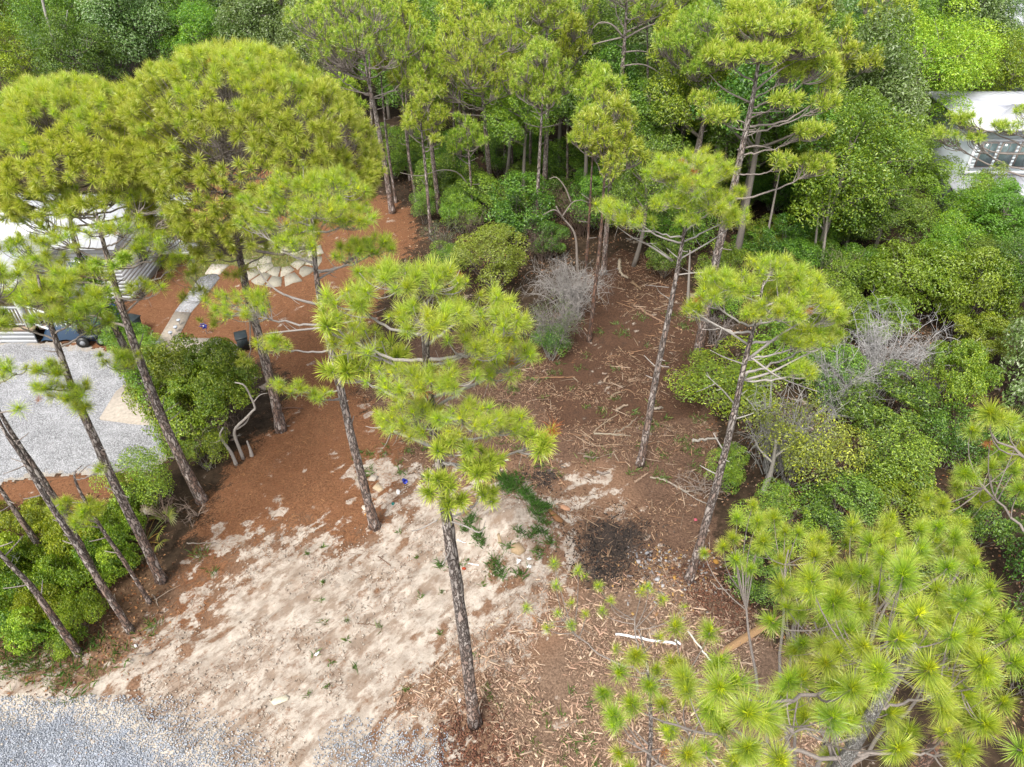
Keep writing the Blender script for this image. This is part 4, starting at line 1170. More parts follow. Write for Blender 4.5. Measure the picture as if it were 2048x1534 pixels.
mid('crooked thin red barked pine rising from the middle of the clearing', (1178, 682), [(1190, 580), (1203, 450), (1210, 340)], (1222, 210), 0.115, (1145, 185, 1285, 400), 12, 120, seed=41, bark=M_BARK_RED, low_limb=.6)
mid('dark thick pine trunk behind the crooked red barked one', (1207, 548), [(1216, 420), (1224, 310)], (1230, 160), 0.165, (1145, 130, 1245, 230), 8, 80, seed=42)
mid('thin brown pine left of the crooked red barked pine', (1168, 595), [(1177, 460), (1184, 330)], (1190, 230), 0.09, (1130, 190, 1225, 330), 7, 55, seed=43, bark=M_BARK_RED)
mid('far tall pine with big bare curved limbs above the wood', (1232, 385), [(1240, 200), (1248, 100)], (1256, -40), 0.24, (1150, -90, 1390, 60), 12, 170, seed=44,
    bare=[((1247, 75), [(1225, 50, 0), (1200, 45, 0), (1185, 58, 0)], .055), ((1248, 78), [(1290, 55, 0), (1330, 40, 0)], .06), ((1244, 75), [(1200, 85, -.3), (1165, 95, -.5)], .05), ((1243, 105), [(1280, 102, -.3), (1320, 110, -.5)], .05), ((1241, 132), [(1290, 130, -.5), (1340, 160, -1)], .05)])
mid('big pine with a wide ragged crown right of the flat crowned pine', (1395, 712), [(1432, 520), (1466, 380), (1490, 270), (1510, 170)], (1528, 40), 0.215,
    pads=[(1540, 45, 90, 42, .2), (1455, 110, 50, 36, -.2), (1600, 85, 62, 50, .1), (1520, 110, 52, 26, -.8), (1640, 130, 34, 42, .3), (1570, 200, 36, 22, -.9), (1650, 205, 28, 24, 0), (1620, 262, 38, 24, -.4), (1440, 230, 42, 20, -.3), (1632, 330, 36, 34, 0), (1560, 325, 32, 20, -.9), (1480, 60, 50, 30, .5), (1580, 140, 50, 30, .6), (1400, 200, 30, 20, .2), (1660, 170, 24, 30, .5), (1500, 20, 50, 25, .7)],
    nt=330, seed=45, low_limb=.42, bare=[((1475, 300), [(1520, 292, 0), (1580, 315, 0), (1620, 350, 0)], .035), ((1490, 240), [(1530, 225, -.2), (1560, 222, -.3)], .035), ((1500, 205), [(1450, 180, 0), (1420, 150, 0)], .035), ((1482, 275), [(1505, 268, -.2), (1520, 255, -.2)], .025), ((1512, 180), [(1560, 140, .2), (1600, 120, .4)], .035)])
mid('pine with a short visible trunk left of the wide ragged crown', (1372, 470), [(1400, 290), (1412, 200)], (1424, 80), 0.15, (1300, 15, 1480, 190), 11, 190, seed=46, low_limb=.6)
mid('pine with a brown tinged low crown in front of the white house at right', (2120, 520), [(2110, 380), (2105, 300)], (2100, 200), 0.16,
    pads=[(1930, 240, 42, 22, 0), (1890, 268, 34, 16, 0), (1950, 275, 30, 14, -.2), (2020, 256, 40, 14, -.2), (2090, 230, 60, 30, 0)], nt=90, seed=47, low_limb=.5, bare=[((2108, 305), [(2040, 308, 0), (1990, 305, 0), (1950, 285, 0), (1915, 255, 0)], .05)])
FAR = [('far pine with a pale trunk in the upper left corner', (52, 200), [(35, 140), (18, 90)], (0, 30), .15, (-50, -30, 75, 95)),
       ('far pine behind the larger dome with its trunk showing above it', (455, 150), [(445, 90), (440, 50)], (430, -40), .18, (345, -60, 490, 75)),
       ('slender far pine right of the larger dome, bare low down', (545, 190), [(525, 110), (512, 50)], (500, -50), .12, (470, -90, 560, 15)),
       ('far pine trunk at the top edge left of the large bright crowned pine', (852, 150), [(845, 80), (841, 30)], (838, -60), .17, (770, -90, 900, 20)),
       ('far pine topping the woods behind the large bright crown', (1010, 130), [(1000, 60)], (995, -60), .15, (930, -70, 1060, 45)),
       ('far pine at the top edge left of the bare limbed pine', (1150, 150), [(1150, 60)], (1150, -60), .15, (1100, -70, 1215, 80)),
       ('hazy far pine at the top edge right of the bare limbed pine', (1350, 140), [(1350, 40)], (1352, -80), .15, (1290, -90, 1425, 45)),
       ('yellowish far pine right of the feathery cypress', (2030, 260), [(2020, 190), (2015, 150)], (2008, 90), .15, (1925, 75, 2070, 200)),
       ('far pine at the top right corner', (2030, 150), [(2040, 60)], (2045, -40), .15, (1990, -80, 2100, 30)),
       ('far pine in the gap between the two domes and the woods', (640, 260), [(632, 190)], (625, 60), .14, (560, 20, 690, 130)),
       ('low far pine right of the larger dome in front of dark thicket', (700, 330), [(690, 260)], (682, 160), .10, (640, 150, 735, 260))]
for i, (lab, bp, tr, top, r0, bx_) in enumerate(FAR):
    pine(lab, bp, tr, top, r0, dome_pads(bp, bx_, 14, 60 + i, 0.36, -0.5), 210, 'far', False, 'pine tree', 'far pines', seed=60 + i, tw=0.016, stub=3)

SL = [((905, 395), 60, .10), ((925, 372), 20, .12), ((1010, 352), 40, .13), ((1060, 372), 10, .12), ((1135, 388), 60, .11), ((1150, 345), 0, .14), ((1290, 372), -20, .15), ((1335, 420), 40, .13), ((1365, 360), -30, .15),
      ((1452, 420), 30, .13), ((1545, 430), 60, .13), ((1590, 400), 0, .15), ((1660, 440), 90, .12), ((820, 360), 20, .12), ((745, 330), -20, .14), ((680, 270), -40, .14), ((590, 235), -60, .14), ((250, 190), -60, .13), ((115, 195), -60, .13), ((1720, 330), -20, .14)]
SLN = ['left of the central trunks', 'just left of the bright crowned pine', 'behind the bright crowned pine', 'left of the slim leaning pine', 'right of the thick central pine', 'behind the thin brown pine', 'left of the curved pine crown',
       'behind the curved pine crown', 'right of the bare limbed pine', 'left of the wide ragged crown', 'behind the wide ragged crown', 'right of the wide ragged crown', 'above the vine mound', 'behind the slim dark green pine', 'behind the tall straight pine',
       'left of the tall straight pine', 'behind the top of the larger dome', 'above the left dome', 'in the upper left corner woods', 'left of the lime green cypress']
for i, ((bx_, by_), ty, rr) in enumerate(SL):
    g = np.random.default_rng(400 + i)
    hw = g.uniform(38, 60)
    tx = bx_ + (bx_ - 1024) * .04 + g.uniform(-8, 8)
    pine('slender woodland pine ' + SLN[i], (bx_, by_), [((bx_ * .6 + tx * .4) + g.uniform(-4, 4), by_ * .6 + ty * .4)], (tx, ty + 25), rr, dome_pads((bx_, by_), (tx - hw, ty - 25, tx + hw, ty + 110), 9, 500 + i, .40, -.6), 95, 'far', False, 'pine tree', 'slender pines in the woods', seed=400 + i, tw=.014, stub=8, low_limb=.5)
# ------------------------------------------------------------------ broadleaf trees and shrubs
def leaf_cloud(mb, r, lobes, n, size, cols, tips=None, tipf=0.18, gap=0.36, low=-0.5, flat=0.55, wide=0.46):
    ar = np.array([R[0] * R[1] + R[0] * R[2] for c, R in lobes])
    k = r.choice(len(lobes), n, p=ar / ar.sum())
    cen = np.array([c for c, R in lobes])[k]; Rr = np.array([R for c, R in lobes])[k]
    d = unit(r.normal(0, 1, (n, 3)))
    d[:, 2] = np.where(d[:, 2] < low, -d[:, 2], d[:, 2])
    q = 1 - 0.45 * r.random((n, 1)) ** 1.8
    Pn = cen + d * q * Rr
    g = vnoise(Pn[:, 0] * 2.6 + Pn[:, 2] * 1.9, Pn[:, 1] * 2.6 - Pn[:, 2] * 1.6, 5) * 0.65 + vnoise(Pn[:, 0] * 6 + Pn[:, 2] * 4, Pn[:, 1] * 6 - Pn[:, 2] * 4, 8) * 0.35
    keep = g > gap
    Pn, d, k = Pn[keep], d[keep], k[keep]
    n = len(Pn)
    N = unit(d * 0.55 + UP * flat + r.normal(0, 0.45, (n, 3)))
    a = unit(np.cross(N, r.normal(0, 1, (n, 3))))
    b = np.cross(N, a)
    L = (size * r.uniform(0.65, 1.3, n))[:, None]
    Wd = L * wide
    V = np.stack([Pn - a * L / 2, Pn + b * Wd / 2 + N * L * 0.08, Pn + a * L / 2 - N * L * 0.10, Pn - b * Wd / 2 + N * L * 0.08], 1)
    i = np.arange(n)[:, None, None] * 4
    T = (i + np.array([(0, 2, 1), (0, 3, 2)])[None]).reshape(-1, 3)
    lob = r.random(len(lobes))
    f = np.clip(lob[k] * 0.6 + r.random(n) * 0.6 - 0.1, 0, 1)[:, None]
    c = cols[0] * (1 - f) + cols[1] * f
    if tips is not None:
        m = (r.random(n) < tipf * (0.4 + 1.2 * lob[k]))[:, None]
        c = np.where(m, tips * r.uniform(0.8, 1.2, (n, 1)), c)
    c = c * r.uniform(0.75, 1.25, (n, 1))
    mb.add(V.reshape(-1, 3), T, None, np.repeat(c, 4, 0))

def crown_lobes(r, c, R, n, rs, low=-0.8, jit=0.2):
    out = []
    for k in range(n):
        z = 1 - (1 - low) * (k + 0.5) / n
        s = math.sqrt(max(0, 1 - z * z))
        ph = k * 2.39996 + r.uniform(-.5, .5)
        d = np.array([s * math.cos(ph), s * math.sin(ph), z]) * r.uniform(0.6, 1.0)
        rr = R * rs * r.uniform(0.65, 1.35)
        out.append((c + d * R * (1 - rs * 0.6) + r.normal(0, jit, 3), np.maximum(rr, 0.15) * np.array([1, 1, 0.8])))
    return out
A = np.array
DK = (A((0.050, 0.120, 0.012)), A((0.135, 0.245, 0.024)))
MD = (A((0.095, 0.195, 0.014)), A((0.215, 0.345, 0.030)))
BR = (A((0.14, 0.24, 0.010)), A((0.30, 0.42, 0.022)))
PL = (A((0.085, 0.155, 0.032)), A((0.20, 0.30, 0.080)))
OL = (A((0.095, 0.145, 0.020)), A((0.19, 0.245, 0.038)))
YL = (A((0.19, 0.25, 0.018)), A((0.34, 0.42, 0.035)))
GY = (A((0.07, 0.085, 0.04)), A((0.14, 0.15, 0.09)))
# kind: height, crown radius, crown centre (share of height), crown half height, lobes, lobe size, leaves, leaf length, colours, tips, tip share, gap, low
KINDS_ = {
    'oak':      (8.0, 2.7, .64, 2.8, 34, .34, 33000, .105, DK, MD[1], .25, .38, -.62),
    'bay':      (8.5, 2.4, .64, 3.0, 32, .32, 31000, .118, MD, PL[1] * 1.2, .12, .37, -.8),
    'magnolia': (8.5, 2.5, .60, 3.4, 30, .36, 27000, .145, PL, A((0.30, 0.37, 0.20)), .16, .36, -.8),
    'gum':      (8.4, 2.3, .72, 2.1, 28, .34, 25000, .105, MD, BR[1], .22, .40, -.45),
    'laurel':   (7.6, 2.2, .72, 1.9, 26, .34, 24000, .100, DK, MD[1], .30, .40, -.45),
    'holly':    (7.0, 2.3, .60, 2.8, 32, .33, 31000, .098, MD, BR[1], .3, .35, -.8),
    'cypress':  (9.5, 3.6, .62, 3.4, 50, .27, 50000, .11, BR, YL[1], .45, .40, -.6),
    'thicket':  (2.6, 1.7, .58, 1.15, 26, .36, 24000, .080, (MD[0] * .9, BR[1] * .8), YL[1], .14, .37, -.3),
    'shrub':    (2.6, 1.2, .52, 1.25, 20, .38, 13000, .070, MD, BR[1], .2, .35, -.8),
    'darkshrub':(2.6, 1.2, .52, 1.25, 20, .38, 13000, .075, DK, MD[1], .3, .36, -.8),
    'yellow':   (2.6, 1.4, .55, 1.2, 22, .36, 15000, .070, YL, A((0.32, 0.36, 0.06)), .3, .36, -.7),
    'olive':    (3.0, 1.6, .58, 1.3, 24, .32, 12000, .070, OL, YL[1], .2, .44, -.6),
    'grey':     (2.4, 1.3, .52, 1.1, 20, .34, 4200, .060, GY, OL[1], .2, .42, -.7),
    'vinemound':(2.8, 1.8, .50, 1.4, 30, .33, 21000, .095, (MD[0], BR[1]), A((0.24, 0.33, 0.04)), .30, .35, -.8),
    'lowvine':  (0.9, 1.1, .42, .5, 18, .40, 12500, .064, (MD[0] * .8, BR[1] * .9), YL[1], .28, .34, -.3),
    'paleshrub':(3.0, 1.5, .55, 1.4, 22, .34, 9000, .12, PL, A((0.30, 0.36, 0.20)), .22, .36, -.8),
}
PROTO = {}
def proto(kind, var):
    if (kind, var) in PROTO:
        return PROTO[(kind, var)]
    H, R, cz, hz, nl, rs, n, size, cols, tips, tf, gap, low = KINDS_[kind]
    r = np.random.default_rng(sum(map(ord, kind)) * 7 + var)
    c = A([0, 0, H * cz])
    lobes = crown_lobes(r, c, A([R * r.uniform(.9, 1.1), R * r.uniform(.9, 1.1), hz]), nl, rs, low, 0.10 * R)
    lobes = [(A([q[0], q[1], max(q[2], s[2] * 0.5)]), s) for q, s in lobes]
    mb = MB()
    leaf_cloud(mb, r, lobes, n, size, cols, tips, tf, gap)
    cm = mb.mesh('crown', M_LEAF)
    tb = MB()
    big = H > 5
    tr = 0.02 * H if big else 0.012 * H
    gcol = A((0.30, 0.28, 0.25)) if kind in ('grey', 'olive') else A((0.12, 0.09, 0.07)) if kind == 'thicket' else A((0.23, 0.20, 0.17))
    if big:
        top = A([r.normal(0, .3), r.normal(0, .3), H * cz + hz * .4])
        TP = bez(A([0, 0, -.15]), A([r.normal(0, .35), r.normal(0, .35), H * .4]), top, 10)
        tube(tb, TP, np.linspace(tr, tr * .35, 10), 8, gcol, True, .12)
        starts = [TP[k] for k in (3, 4, 5, 6, 7, 8)]
    else:
        starts = [A([r.normal(0, .12 * R), r.normal(0, .12 * R), -.1]) for _ in range(6)]
    pick = list(r.permutation(len(lobes)))[: (14 if big else 18)]
    for q in pick:
        e = lobes[q][0]
        s = starts[int(r.integers(len(starts)))]
        if big:
            s = min(starts, key=lambda t: abs(t[2] - (e[2] - 1.0)))
        ctrl = s * .4 + e * .6 + A([0, 0, -.25 * np.linalg.norm(e - s) * .5]) + r.normal(0, .12, 3)
        LP = bez(s, ctrl, e, 8)
        tube(tb, LP, np.linspace(tr * .4, tr * .10, 8), 5, gcol, False)
        for _ in range(5 if not big else 3):
            e2 = e + unit(r.normal(0, 1, 3) + UP * .3) * lobes[q][1] * r.uniform(.7, 1.15)
            tube(tb, bez(LP[5], (LP[5] + e2) / 2 + r.normal(0, .05, 3), e2, 5), np.linspace(tr * .14, tr * .05, 5), 3, gcol, False)
    tm = tb.mesh('trunk' if big else 'stems', M_TWIG, True)
    PROTO[(kind, var)] = (tm, cm, H, R)
    return PROTO[(kind, var)]
def plant(kind, var, x, y, sxy, sz, rz, label, cat, group=None, name=None, dz=0.0):
    tm, cm, H, R = proto(kind, var)
    nm = name or ('broadleaf_tree' if H > 5 else 'shrub')
    o = thing(nm, label, cat, (x, y, float(ground_z(x, y)) + dz), rz, group)
    o.scale = (sxy, sxy, sz)
    link('trunk' if H > 5 else 'stems', tm, o)
    link('crown' if H > 5 else 'foliage', cm, o)
    return o
def shrub_at(kind, var, box, label, cat='shrub', group=None, name=None, back=0.35, rz=None):
    """a shrub that fills box (x0, y0, x1, y1) of the photo; its foot is a little behind the lower edge"""
    x0, y0, x1, y1 = box
    tm, cm, H, R = proto(kind, var)
    p = gpt((x0 + x1) / 2, y1)
    half = (x1 - x0) / 2 * depth(p) / FPX
    p = gpt((x0 + x1) / 2, y1)
    yy = p[1] + half * back
    t = yy / p[1]
    p = A([p[0] * t, yy, 0]); p[2] = ground_z(p[0], p[1])
    top = at_y((x0 + x1) / 2, y0, yy + half * 0.2)[2]
    h = max(top - p[2], 0.35)
    s = half / R
    return plant(kind, var, p[0], p[1], s * 1.05, h / H * 1.02, r4.uniform(0, 6.28) if rz is None else rz, label, cat, group, name)
r4 = np.random.default_rng(44)

# ---- bare brush
def twig_mesh(r, stems, H, spread, sub=5, r0=0.016, col=(0.36, 0.335, 0.31), droop=0.0, name='twigs'):
    mb = MB()
    col = A(col)
    for _ in range(stems):
        a = r.uniform(0, 6.28)
        s = A([r.normal(0, .12), r.normal(0, .12), 0]) * spread
        e = s + A([math.cos(a) * spread * r.uniform(.3, 1), math.sin(a) * spread * r.uniform(.3, 1), H * r.uniform(.55, 1)])
        c = s * .5 + e * .5 + A([0, 0, H * (.25 + droop)]) + r.normal(0, .12 * spread, 3)
        LP = bez(s, c, e, 9)
        f = r.uniform(.8, 1.15)
        tube(mb, LP, np.linspace(r0, r0 * .35, 9), 4, col * f, False)
        for _ in range(sub):
            k = int(r.integers(3, 9))
            e2 = LP[k] + unit(r.normal(0, 1, 3) + UP * (.35 - droop)) * r.uniform(.15, .45) * spread
            m = (LP[k] + e2) / 2 + r.normal(0, .05 * spread, 3)
            TP = bez(LP[k], m, e2, 5)
            tube(mb, TP, np.linspace(r0 * .45, r0 * .2, 5), 3, col * f, False)
            for _ in range(3):
                e3 = TP[3] + unit(r.normal(0, 1, 3)) * r.uniform(.08, .25) * spread
                tube(mb, np.stack([TP[3], (TP[3] + e3) / 2 + r.normal(0, .02, 3), e3]), np.linspace(r0 * .22, r0 * .1, 3), 3, col * f, False)
    return mb.mesh(name, M_TWIG)
def brush(px, py, stems, H, spread, label, seed, col=(0.36, 0.335, 0.31), droop=0.0, sub=5, cat='dead shrub', leaves=0, lcol=GY, r0=.016):
    r = np.random.default_rng(seed)
    p = gpt(px, py)
    o = thing('dead_shrub', label, cat, p, 0)
    link('twigs', twig_mesh(r, stems, H, spread, sub, r0, col, droop), o)
    if leaves:
        mb = MB()
        leaf_cloud(mb, r, crown_lobes(r, A([0, 0, H * .5]), A([spread, spread, H * .5]), 14, .4), leaves, .06, lcol, None, 0, .4)
        mb.obj('foliage', M_LEAF, o)
    return o

# ---- shrubs seen singly
SH = [
    ('thicket', 0, (292, 690, 470, 870), 'large viny thicket with brown tangled stems between the driveway and pine straw'),
    ('thicket', 1, (400, 690, 548, 870), 'right half of the viny thicket, beside a stout reddish pine bole'),
    ('thicket', 0, (335, 735, 520, 905), 'front of the viny thicket above the crooked pale stems'),
    ('shrub', 0, (370, 850, 470, 950), 'pale green sapling clump in front of the viny thicket'),
    ('shrub', 1, (262, 908, 375, 1030), 'round green bush at the foot of the stout forking pine'),
    ('thicket', 1, (228, 645, 320, 720), 'green bush hiding the dark yard machine near the cottage steps'),
    ('shrub', 0, (290, 665, 345, 745), 'vine covered bush against the stout forking trunk by the path'),
    ('darkshrub', 0, (975, 355, 1110, 500), 'round dark green shrub under the slim leaning pine'),
    ('darkshrub', 1, (1060, 440, 1130, 520), 'small dark shrub right of the slim leaning pine'),
    ('yellow', 0, (918, 452, 1062, 585), 'bright yellow green bush behind the crown of the centre pine'),
    ('shrub', 1, (860, 490, 935, 560), 'scrubby half bare bush left of the bright yellow green one'),
    ('grey', 0, (850, 430, 930, 520), 'grey brown scrub by the end of the straw path'),
    ('shrub', 0, (880, 390, 960, 470), 'low green shrub at the foot of the thick dark trunked pine'),
    ('darkshrub', 0, (825, 375, 880, 450), 'low green shrub beside the straw path'),
    ('grey', 1, (1050, 585, 1148, 725), 'grey green half dead shrub at the left edge of the clearing'),
    ('darkshrub', 1, (1070, 650, 1135, 720), 'dark green bush hugging the right side of the centre pine crown'),
    ('shrub', 1, (1345, 715, 1525, 830), 'broad green leafy shrub at the right edge of the clearing'),
    ('olive', 0, (1455, 795, 1665, 1000), 'olive green small tree with a pale crooked trunk right of the clearing'),
    ('shrub', 0, (1400, 880, 1480, 990), 'dark leafy shrub behind the silvery limbed pine trunk'),
    ('darkshrub', 1, (1655, 740, 1830, 890), 'green shrub below the grey dead twigs'),
    ('thicket', 1, (1790, 690, 1925, 860), 'green viny shrub right of the grey dead twigs'),
    ('darkshrub', 0, (1690, 865, 1840, 1000), 'rounded green shrub above the huge close pine'),
    ('vinemound', 0, (1690, 478, 1880, 650), 'broad mound of bright vines right of the woods edge'),
    ('vinemound', 1, (1835, 490, 1985, 690), 'tall vine draped column beside the broad vine mound'),
    ('shrub', 1, (1690, 600, 1790, 700), 'dark leafy shrub below the broad vine mound'),
    ('vinemound', 1, (1880, 630, 2000, 730), 'low vine covered shrub under the vine draped column'),
    ('paleshrub', 0, (1950, 600, 2120, 830), 'pale leaved glossy shrub at the right edge'),
    ('paleshrub', 1, (1960, 740, 2110, 920), 'glossy grey green shrub below the pale leaved one at the right edge'),
    ('yellow', 0, (1878, 330, 1958, 508), 'bright lime green round bush in front of the white house'),
    ('darkshrub', 0, (1960, 1030, 2120, 1230), 'dense dark leafy shrub at the right edge behind the huge close pine'),
    ('darkshrub', 1, (1880, 960, 2010, 1100), 'dark shrub in the shade under the right edge pine'),
    ('darkshrub', 0, (1580, 960, 1720, 1080), 'low green shrub between the olive tree and the huge close pine'),
    ('shrub', 0, (1690, 950, 1860, 1060), 'green low shrub behind the top of the huge close pine'),
    ('shrub', 1, (1460, 990, 1590, 1110), 'weedy green shrub right of the silvery limbed pine'),
    ('darkshrub', 0, (1440, 1110, 1560, 1200), 'dark low shrub with reddish leaves by the burnt patch'),
    ('darkshrub', 1, (1290, 470, 1370, 560), 'dark glossy shrub at the back of the clearing'),
    ('shrub', 0, (1380, 480, 1480, 600), 'shaded green shrub behind the curved pine'),
    ('vinemound', 0, (1560, 560, 1700, 700), 'shaded viny shrub behind the one sided pine crown'),
    ('shrub', 1, (1480, 640, 1640, 760), 'green undergrowth bush under the one sided pine crown'),
    ('darkshrub', 0, (1590, 700, 1700, 820), 'dark bush left of the grey dead twigs'),
    ('darkshrub', 1, (1820, 820, 1960, 960), 'deep green shrub left of the right edge pine'),
    ('darkshrub', 0, (1130, 360, 1230, 470), 'dark bush between the thick central pine and the red barked pine'),
    ('shrub', 1, (1215, 330, 1330, 450), 'shaded green bush left of the smooth grey trunk'),
    ('darkshrub', 1, (1320, 400, 1420, 510), 'dark leafy bush behind the flat crowned curved pine'),
    ('darkshrub', 0, (1000, 330, 1080, 420), 'dark bush behind the slim leaning pine'),
    ('shrub', 0, (915, 330, 985, 420), 'green bush in the gap left of the bright crowned pine trunk'),
    ('shrub', 0, (1380, 560, 1470, 650), 'small green shrub in the shade by a thick pine bole'),
    ('darkshrub', 1, (1730, 1100, 1900, 1240), 'dark shrub glimpsed below the huge close pine'),
    ('darkshrub', 0, (1900, 1230, 2100, 1420), 'dark undergrowth shrub at the lower right edge'),
]
for i, (k, v, bx_, lab) in enumerate(SH):
    shrub_at(k, v, bx_, lab, 'small tree' if k == 'olive' else 'shrub', 'shrubs around the clearing')
LV = [(60, 1000, 170, 1085), (150, 1060, 260, 1150), (215, 1040, 310, 1120), (-20, 1090, 90, 1200), (60, 1170, 170, 1270), (20, 1060, 130, 1160), (110, 1030, 230, 1130), (0, 1140, 120, 1240), (90, 1120, 210, 1220), (-90, 1050, 30, 1190), (-80, 1180, 60, 1290), (30, 1210, 150, 1300), (190, 1000, 290, 1080), (190, 1090, 290, 1170), (140, 1180, 240, 1270), (250, 960, 330, 1040), (-60, 1010, 60, 1080), (110, 1260, 180, 1310)]
LVN = ['beside the driveway edge', 'left of the thin young pine', 'right of the thin young pine', 'behind the grey bare twigs', 'between the slanting trunks nearest the road', 'against the dark trunk at the left edge', 'behind the mossy thin pine trunk', 'at the left edge above the road', 'between the two mossy trunks and the road', 'half cut off by the left edge',
       'at the lower left edge beside grey bare twigs', 'nearest the gravel road', 'under the thin young pine', 'around the foot of the thin young pine', 'around the foot of the mossy thin pine', 'above the palmetto', 'at the left edge below the driveway', 'at the foot of the grey slanting trunk']
for i, bx_ in enumerate(LV):
    shrub_at('lowvine', i % 2, bx_, 'knee high viny ground cover ' + LVN[i], 'vine patch', 'vine patches by the road', 'vine_patch')
brush(1135, 628, 85, 2.1, 1.7, 'arching grey dead brush at the back left of the clearing', 3, droop=.25, sub=8)
brush(1105, 690, 60, 2.0, 1.25, 'grey bare twiggy shrub below the arching dead brush', 4, (0.30, 0.27, 0.245), sub=7, leaves=900)
brush(1740, 790, 64, 3.3, 1.6, 'pale grey dead twigs standing above the green shrubs at right', 5, (0.46, 0.44, 0.43), sub=9)
brush(1665, 830, 44, 2.9, 1.4, 'smaller clump of pale dead twigs left of the taller one', 6, (0.42, 0.40, 0.385), sub=8)
brush(1850, 810, 26, 3.0, 1.3, 'bare grey branches poking out of the green viny shrub', 7, (0.44, 0.42, 0.40), sub=6)
brush(1545, 945, 50, 3.2, 1.5, 'grey bare twigs on top of the olive green small tree', 8, (0.38, 0.365, 0.34), sub=8)
brush(1670, 600, 16, 2.2, 1.0, 'brown bare stems in the shade of the vine mound', 9, (0.22, 0.17, 0.14), sub=7)
brush(1110, 430, 30, 2.0, 1.4, 'tangle of brown dead stems behind the round dark shrub', 10, (0.20, 0.13, 0.10), sub=8)
brush(1160, 470, 34, 2.2, 1.4, 'brown dead brush right of the leaning grey dead tree', 21, (0.19, 0.13, 0.10), sub=8)
brush(1085, 520, 26, 1.6, 1.2, 'dark brown stems behind the arching dead brush', 22, (0.17, 0.125, 0.10), sub=8)
brush(1250, 450, 26, 2.2, 1.3, 'dim brown brush in front of the smooth grey trunk', 23, (0.17, 0.13, 0.10), sub=7)
brush(940, 470, 26, 1.5, 1.1, 'brown scrub at the foot of the thin leaning pine', 24, (0.22, 0.17, 0.13), sub=7, leaves=1200, lcol=OL)
brush(700, 300, 26, 2.6, 1.5, 'brown leafless thicket behind the straight pine', 11, (0.21, 0.16, 0.13), sub=8)
brush(1010, 340, 20, 2.2, 1.2, 'brown bare brush deep between the central pine trunks', 12, (0.20, 0.15, 0.12), sub=8)
brush(1430, 690, 20, 1.5, .8, 'dead greyish brush at the foot of a thick pine bole', 13, (0.27, 0.23, 0.21), sub=7)
brush(425, 905, 44, 1.9, 1.5, 'dead brown stems hanging inside the viny thicket', 14, (0.19, 0.145, 0.115), droop=.2, sub=7)
brush(40, 1215, 10, 1.6, .8, 'pale grey bare twigs at the lower left edge', 15, (0.47, 0.46, 0.41), sub=6)
brush(1400, 985, 12, .6, 1.0, 'low heap of dead branches beside the curved pine base', 16, (0.33, 0.27, 0.23), sub=5)
brush(395, 1030, 9, .5, .7, 'dry roots and twigs at the base of the stout forking pine', 17, (0.33, 0.25, 0.20), sub=4)
brush(340, 1040, 14, 1.0, .6, 'brown dry stems between the palmetto and the pine straw', 18, (0.25, 0.18, 0.14), sub=5)

# crooked pale stems in front of the thicket
def stem(label, runs, rad, col=(0.40, 0.36, 0.32), cat='shrub stem', name='crooked_trunk', H=None):
    b = gpt(*runs[0][0])
    o = thing(name, label, cat, b, 0)
    for i, (b0_, pts, rr) in enumerate(((r[0], r[1], r[2]) for r in runs)):
        P = [b if i == 0 else at_y(b0_[0], b0_[1], b[1])] + [at_y(x, y, b[1] + dy) for x, y, dy in pts]
        P = smooth_path(P, 22)
        mb = MB()
        tube(mb, P - b, np.linspace(rr, rr * .35, 22), 7, col, True, .1)
        mb.obj('trunk' if i == 0 else 'limb', M_TWIG, o, True)
    return o
stem('pale crooked double stemmed shrub trunk in front of the viny thicket', [((487, 918), [(478, 895, 0), (469, 870, 0), (472, 855, 0), (490, 838, 0), (505, 822, 0), (510, 815, 0), (500, 790, 0), (488, 770, -.1), (470, 765, -.1)], .06),
     ((474, 858), [(492, 845, .1), (502, 825, .1)], .035), ((508, 803), [(520, 790, 0), (535, 786, 0)], .02)], .06)
stem('short pale leaning trunk left of the crooked double stemmed one', [((473, 930), [(462, 905, 0), (448, 885, 0), (440, 870, 0), (446, 855, 0)], .065), ((441, 880), [(430, 885, -.1), (420, 885, -.1)], .02)], .06)
stem('pale broken stump standing beside the crooked trunk', [((504, 912), [(500, 898, 0), (494, 882, 0)], .07)], .07, name='tree_stump', cat='stump')
stem('leaning grey dead tree with twisted branches left of the red barked pine', [((1165, 600), [(1155, 540, 0), (1150, 470, 0), (1125, 435, 0), (1112, 412, 0)], .065), ((1130, 440), [(1110, 420, -.2), (1085, 430, -.3)], .035), ((1125, 432), [(1145, 405, 0), (1165, 400, .1)], .03), ((1142, 405), [(1130, 375, 0), (1113, 355, 0), (1098, 358, -.1)], .035)], .1, (0.25, 0.21, 0.18), 'dead tree', 'dead_tree')
q_ = gpt(1266, 532)
plant('oak', 1, q_[0], q_[1], .72, .82, 2.0, 'dark leafy oak with a smooth grey trunk at the back of the clearing', 'tree', None, 'oak_tree')
stem('pale trunk of the olive green small tree', [((1525, 985), [(1540, 950, 0), (1548, 915, 0), (1552, 880, 0)], .10), ((1545, 925), [(1520, 900, .2), (1510, 880, .3)], .04), ((1548, 915), [(1580, 890, .2), (1600, 870, .3)], .04)], .1, (0.36, 0.33, 0.29), 'tree trunk')
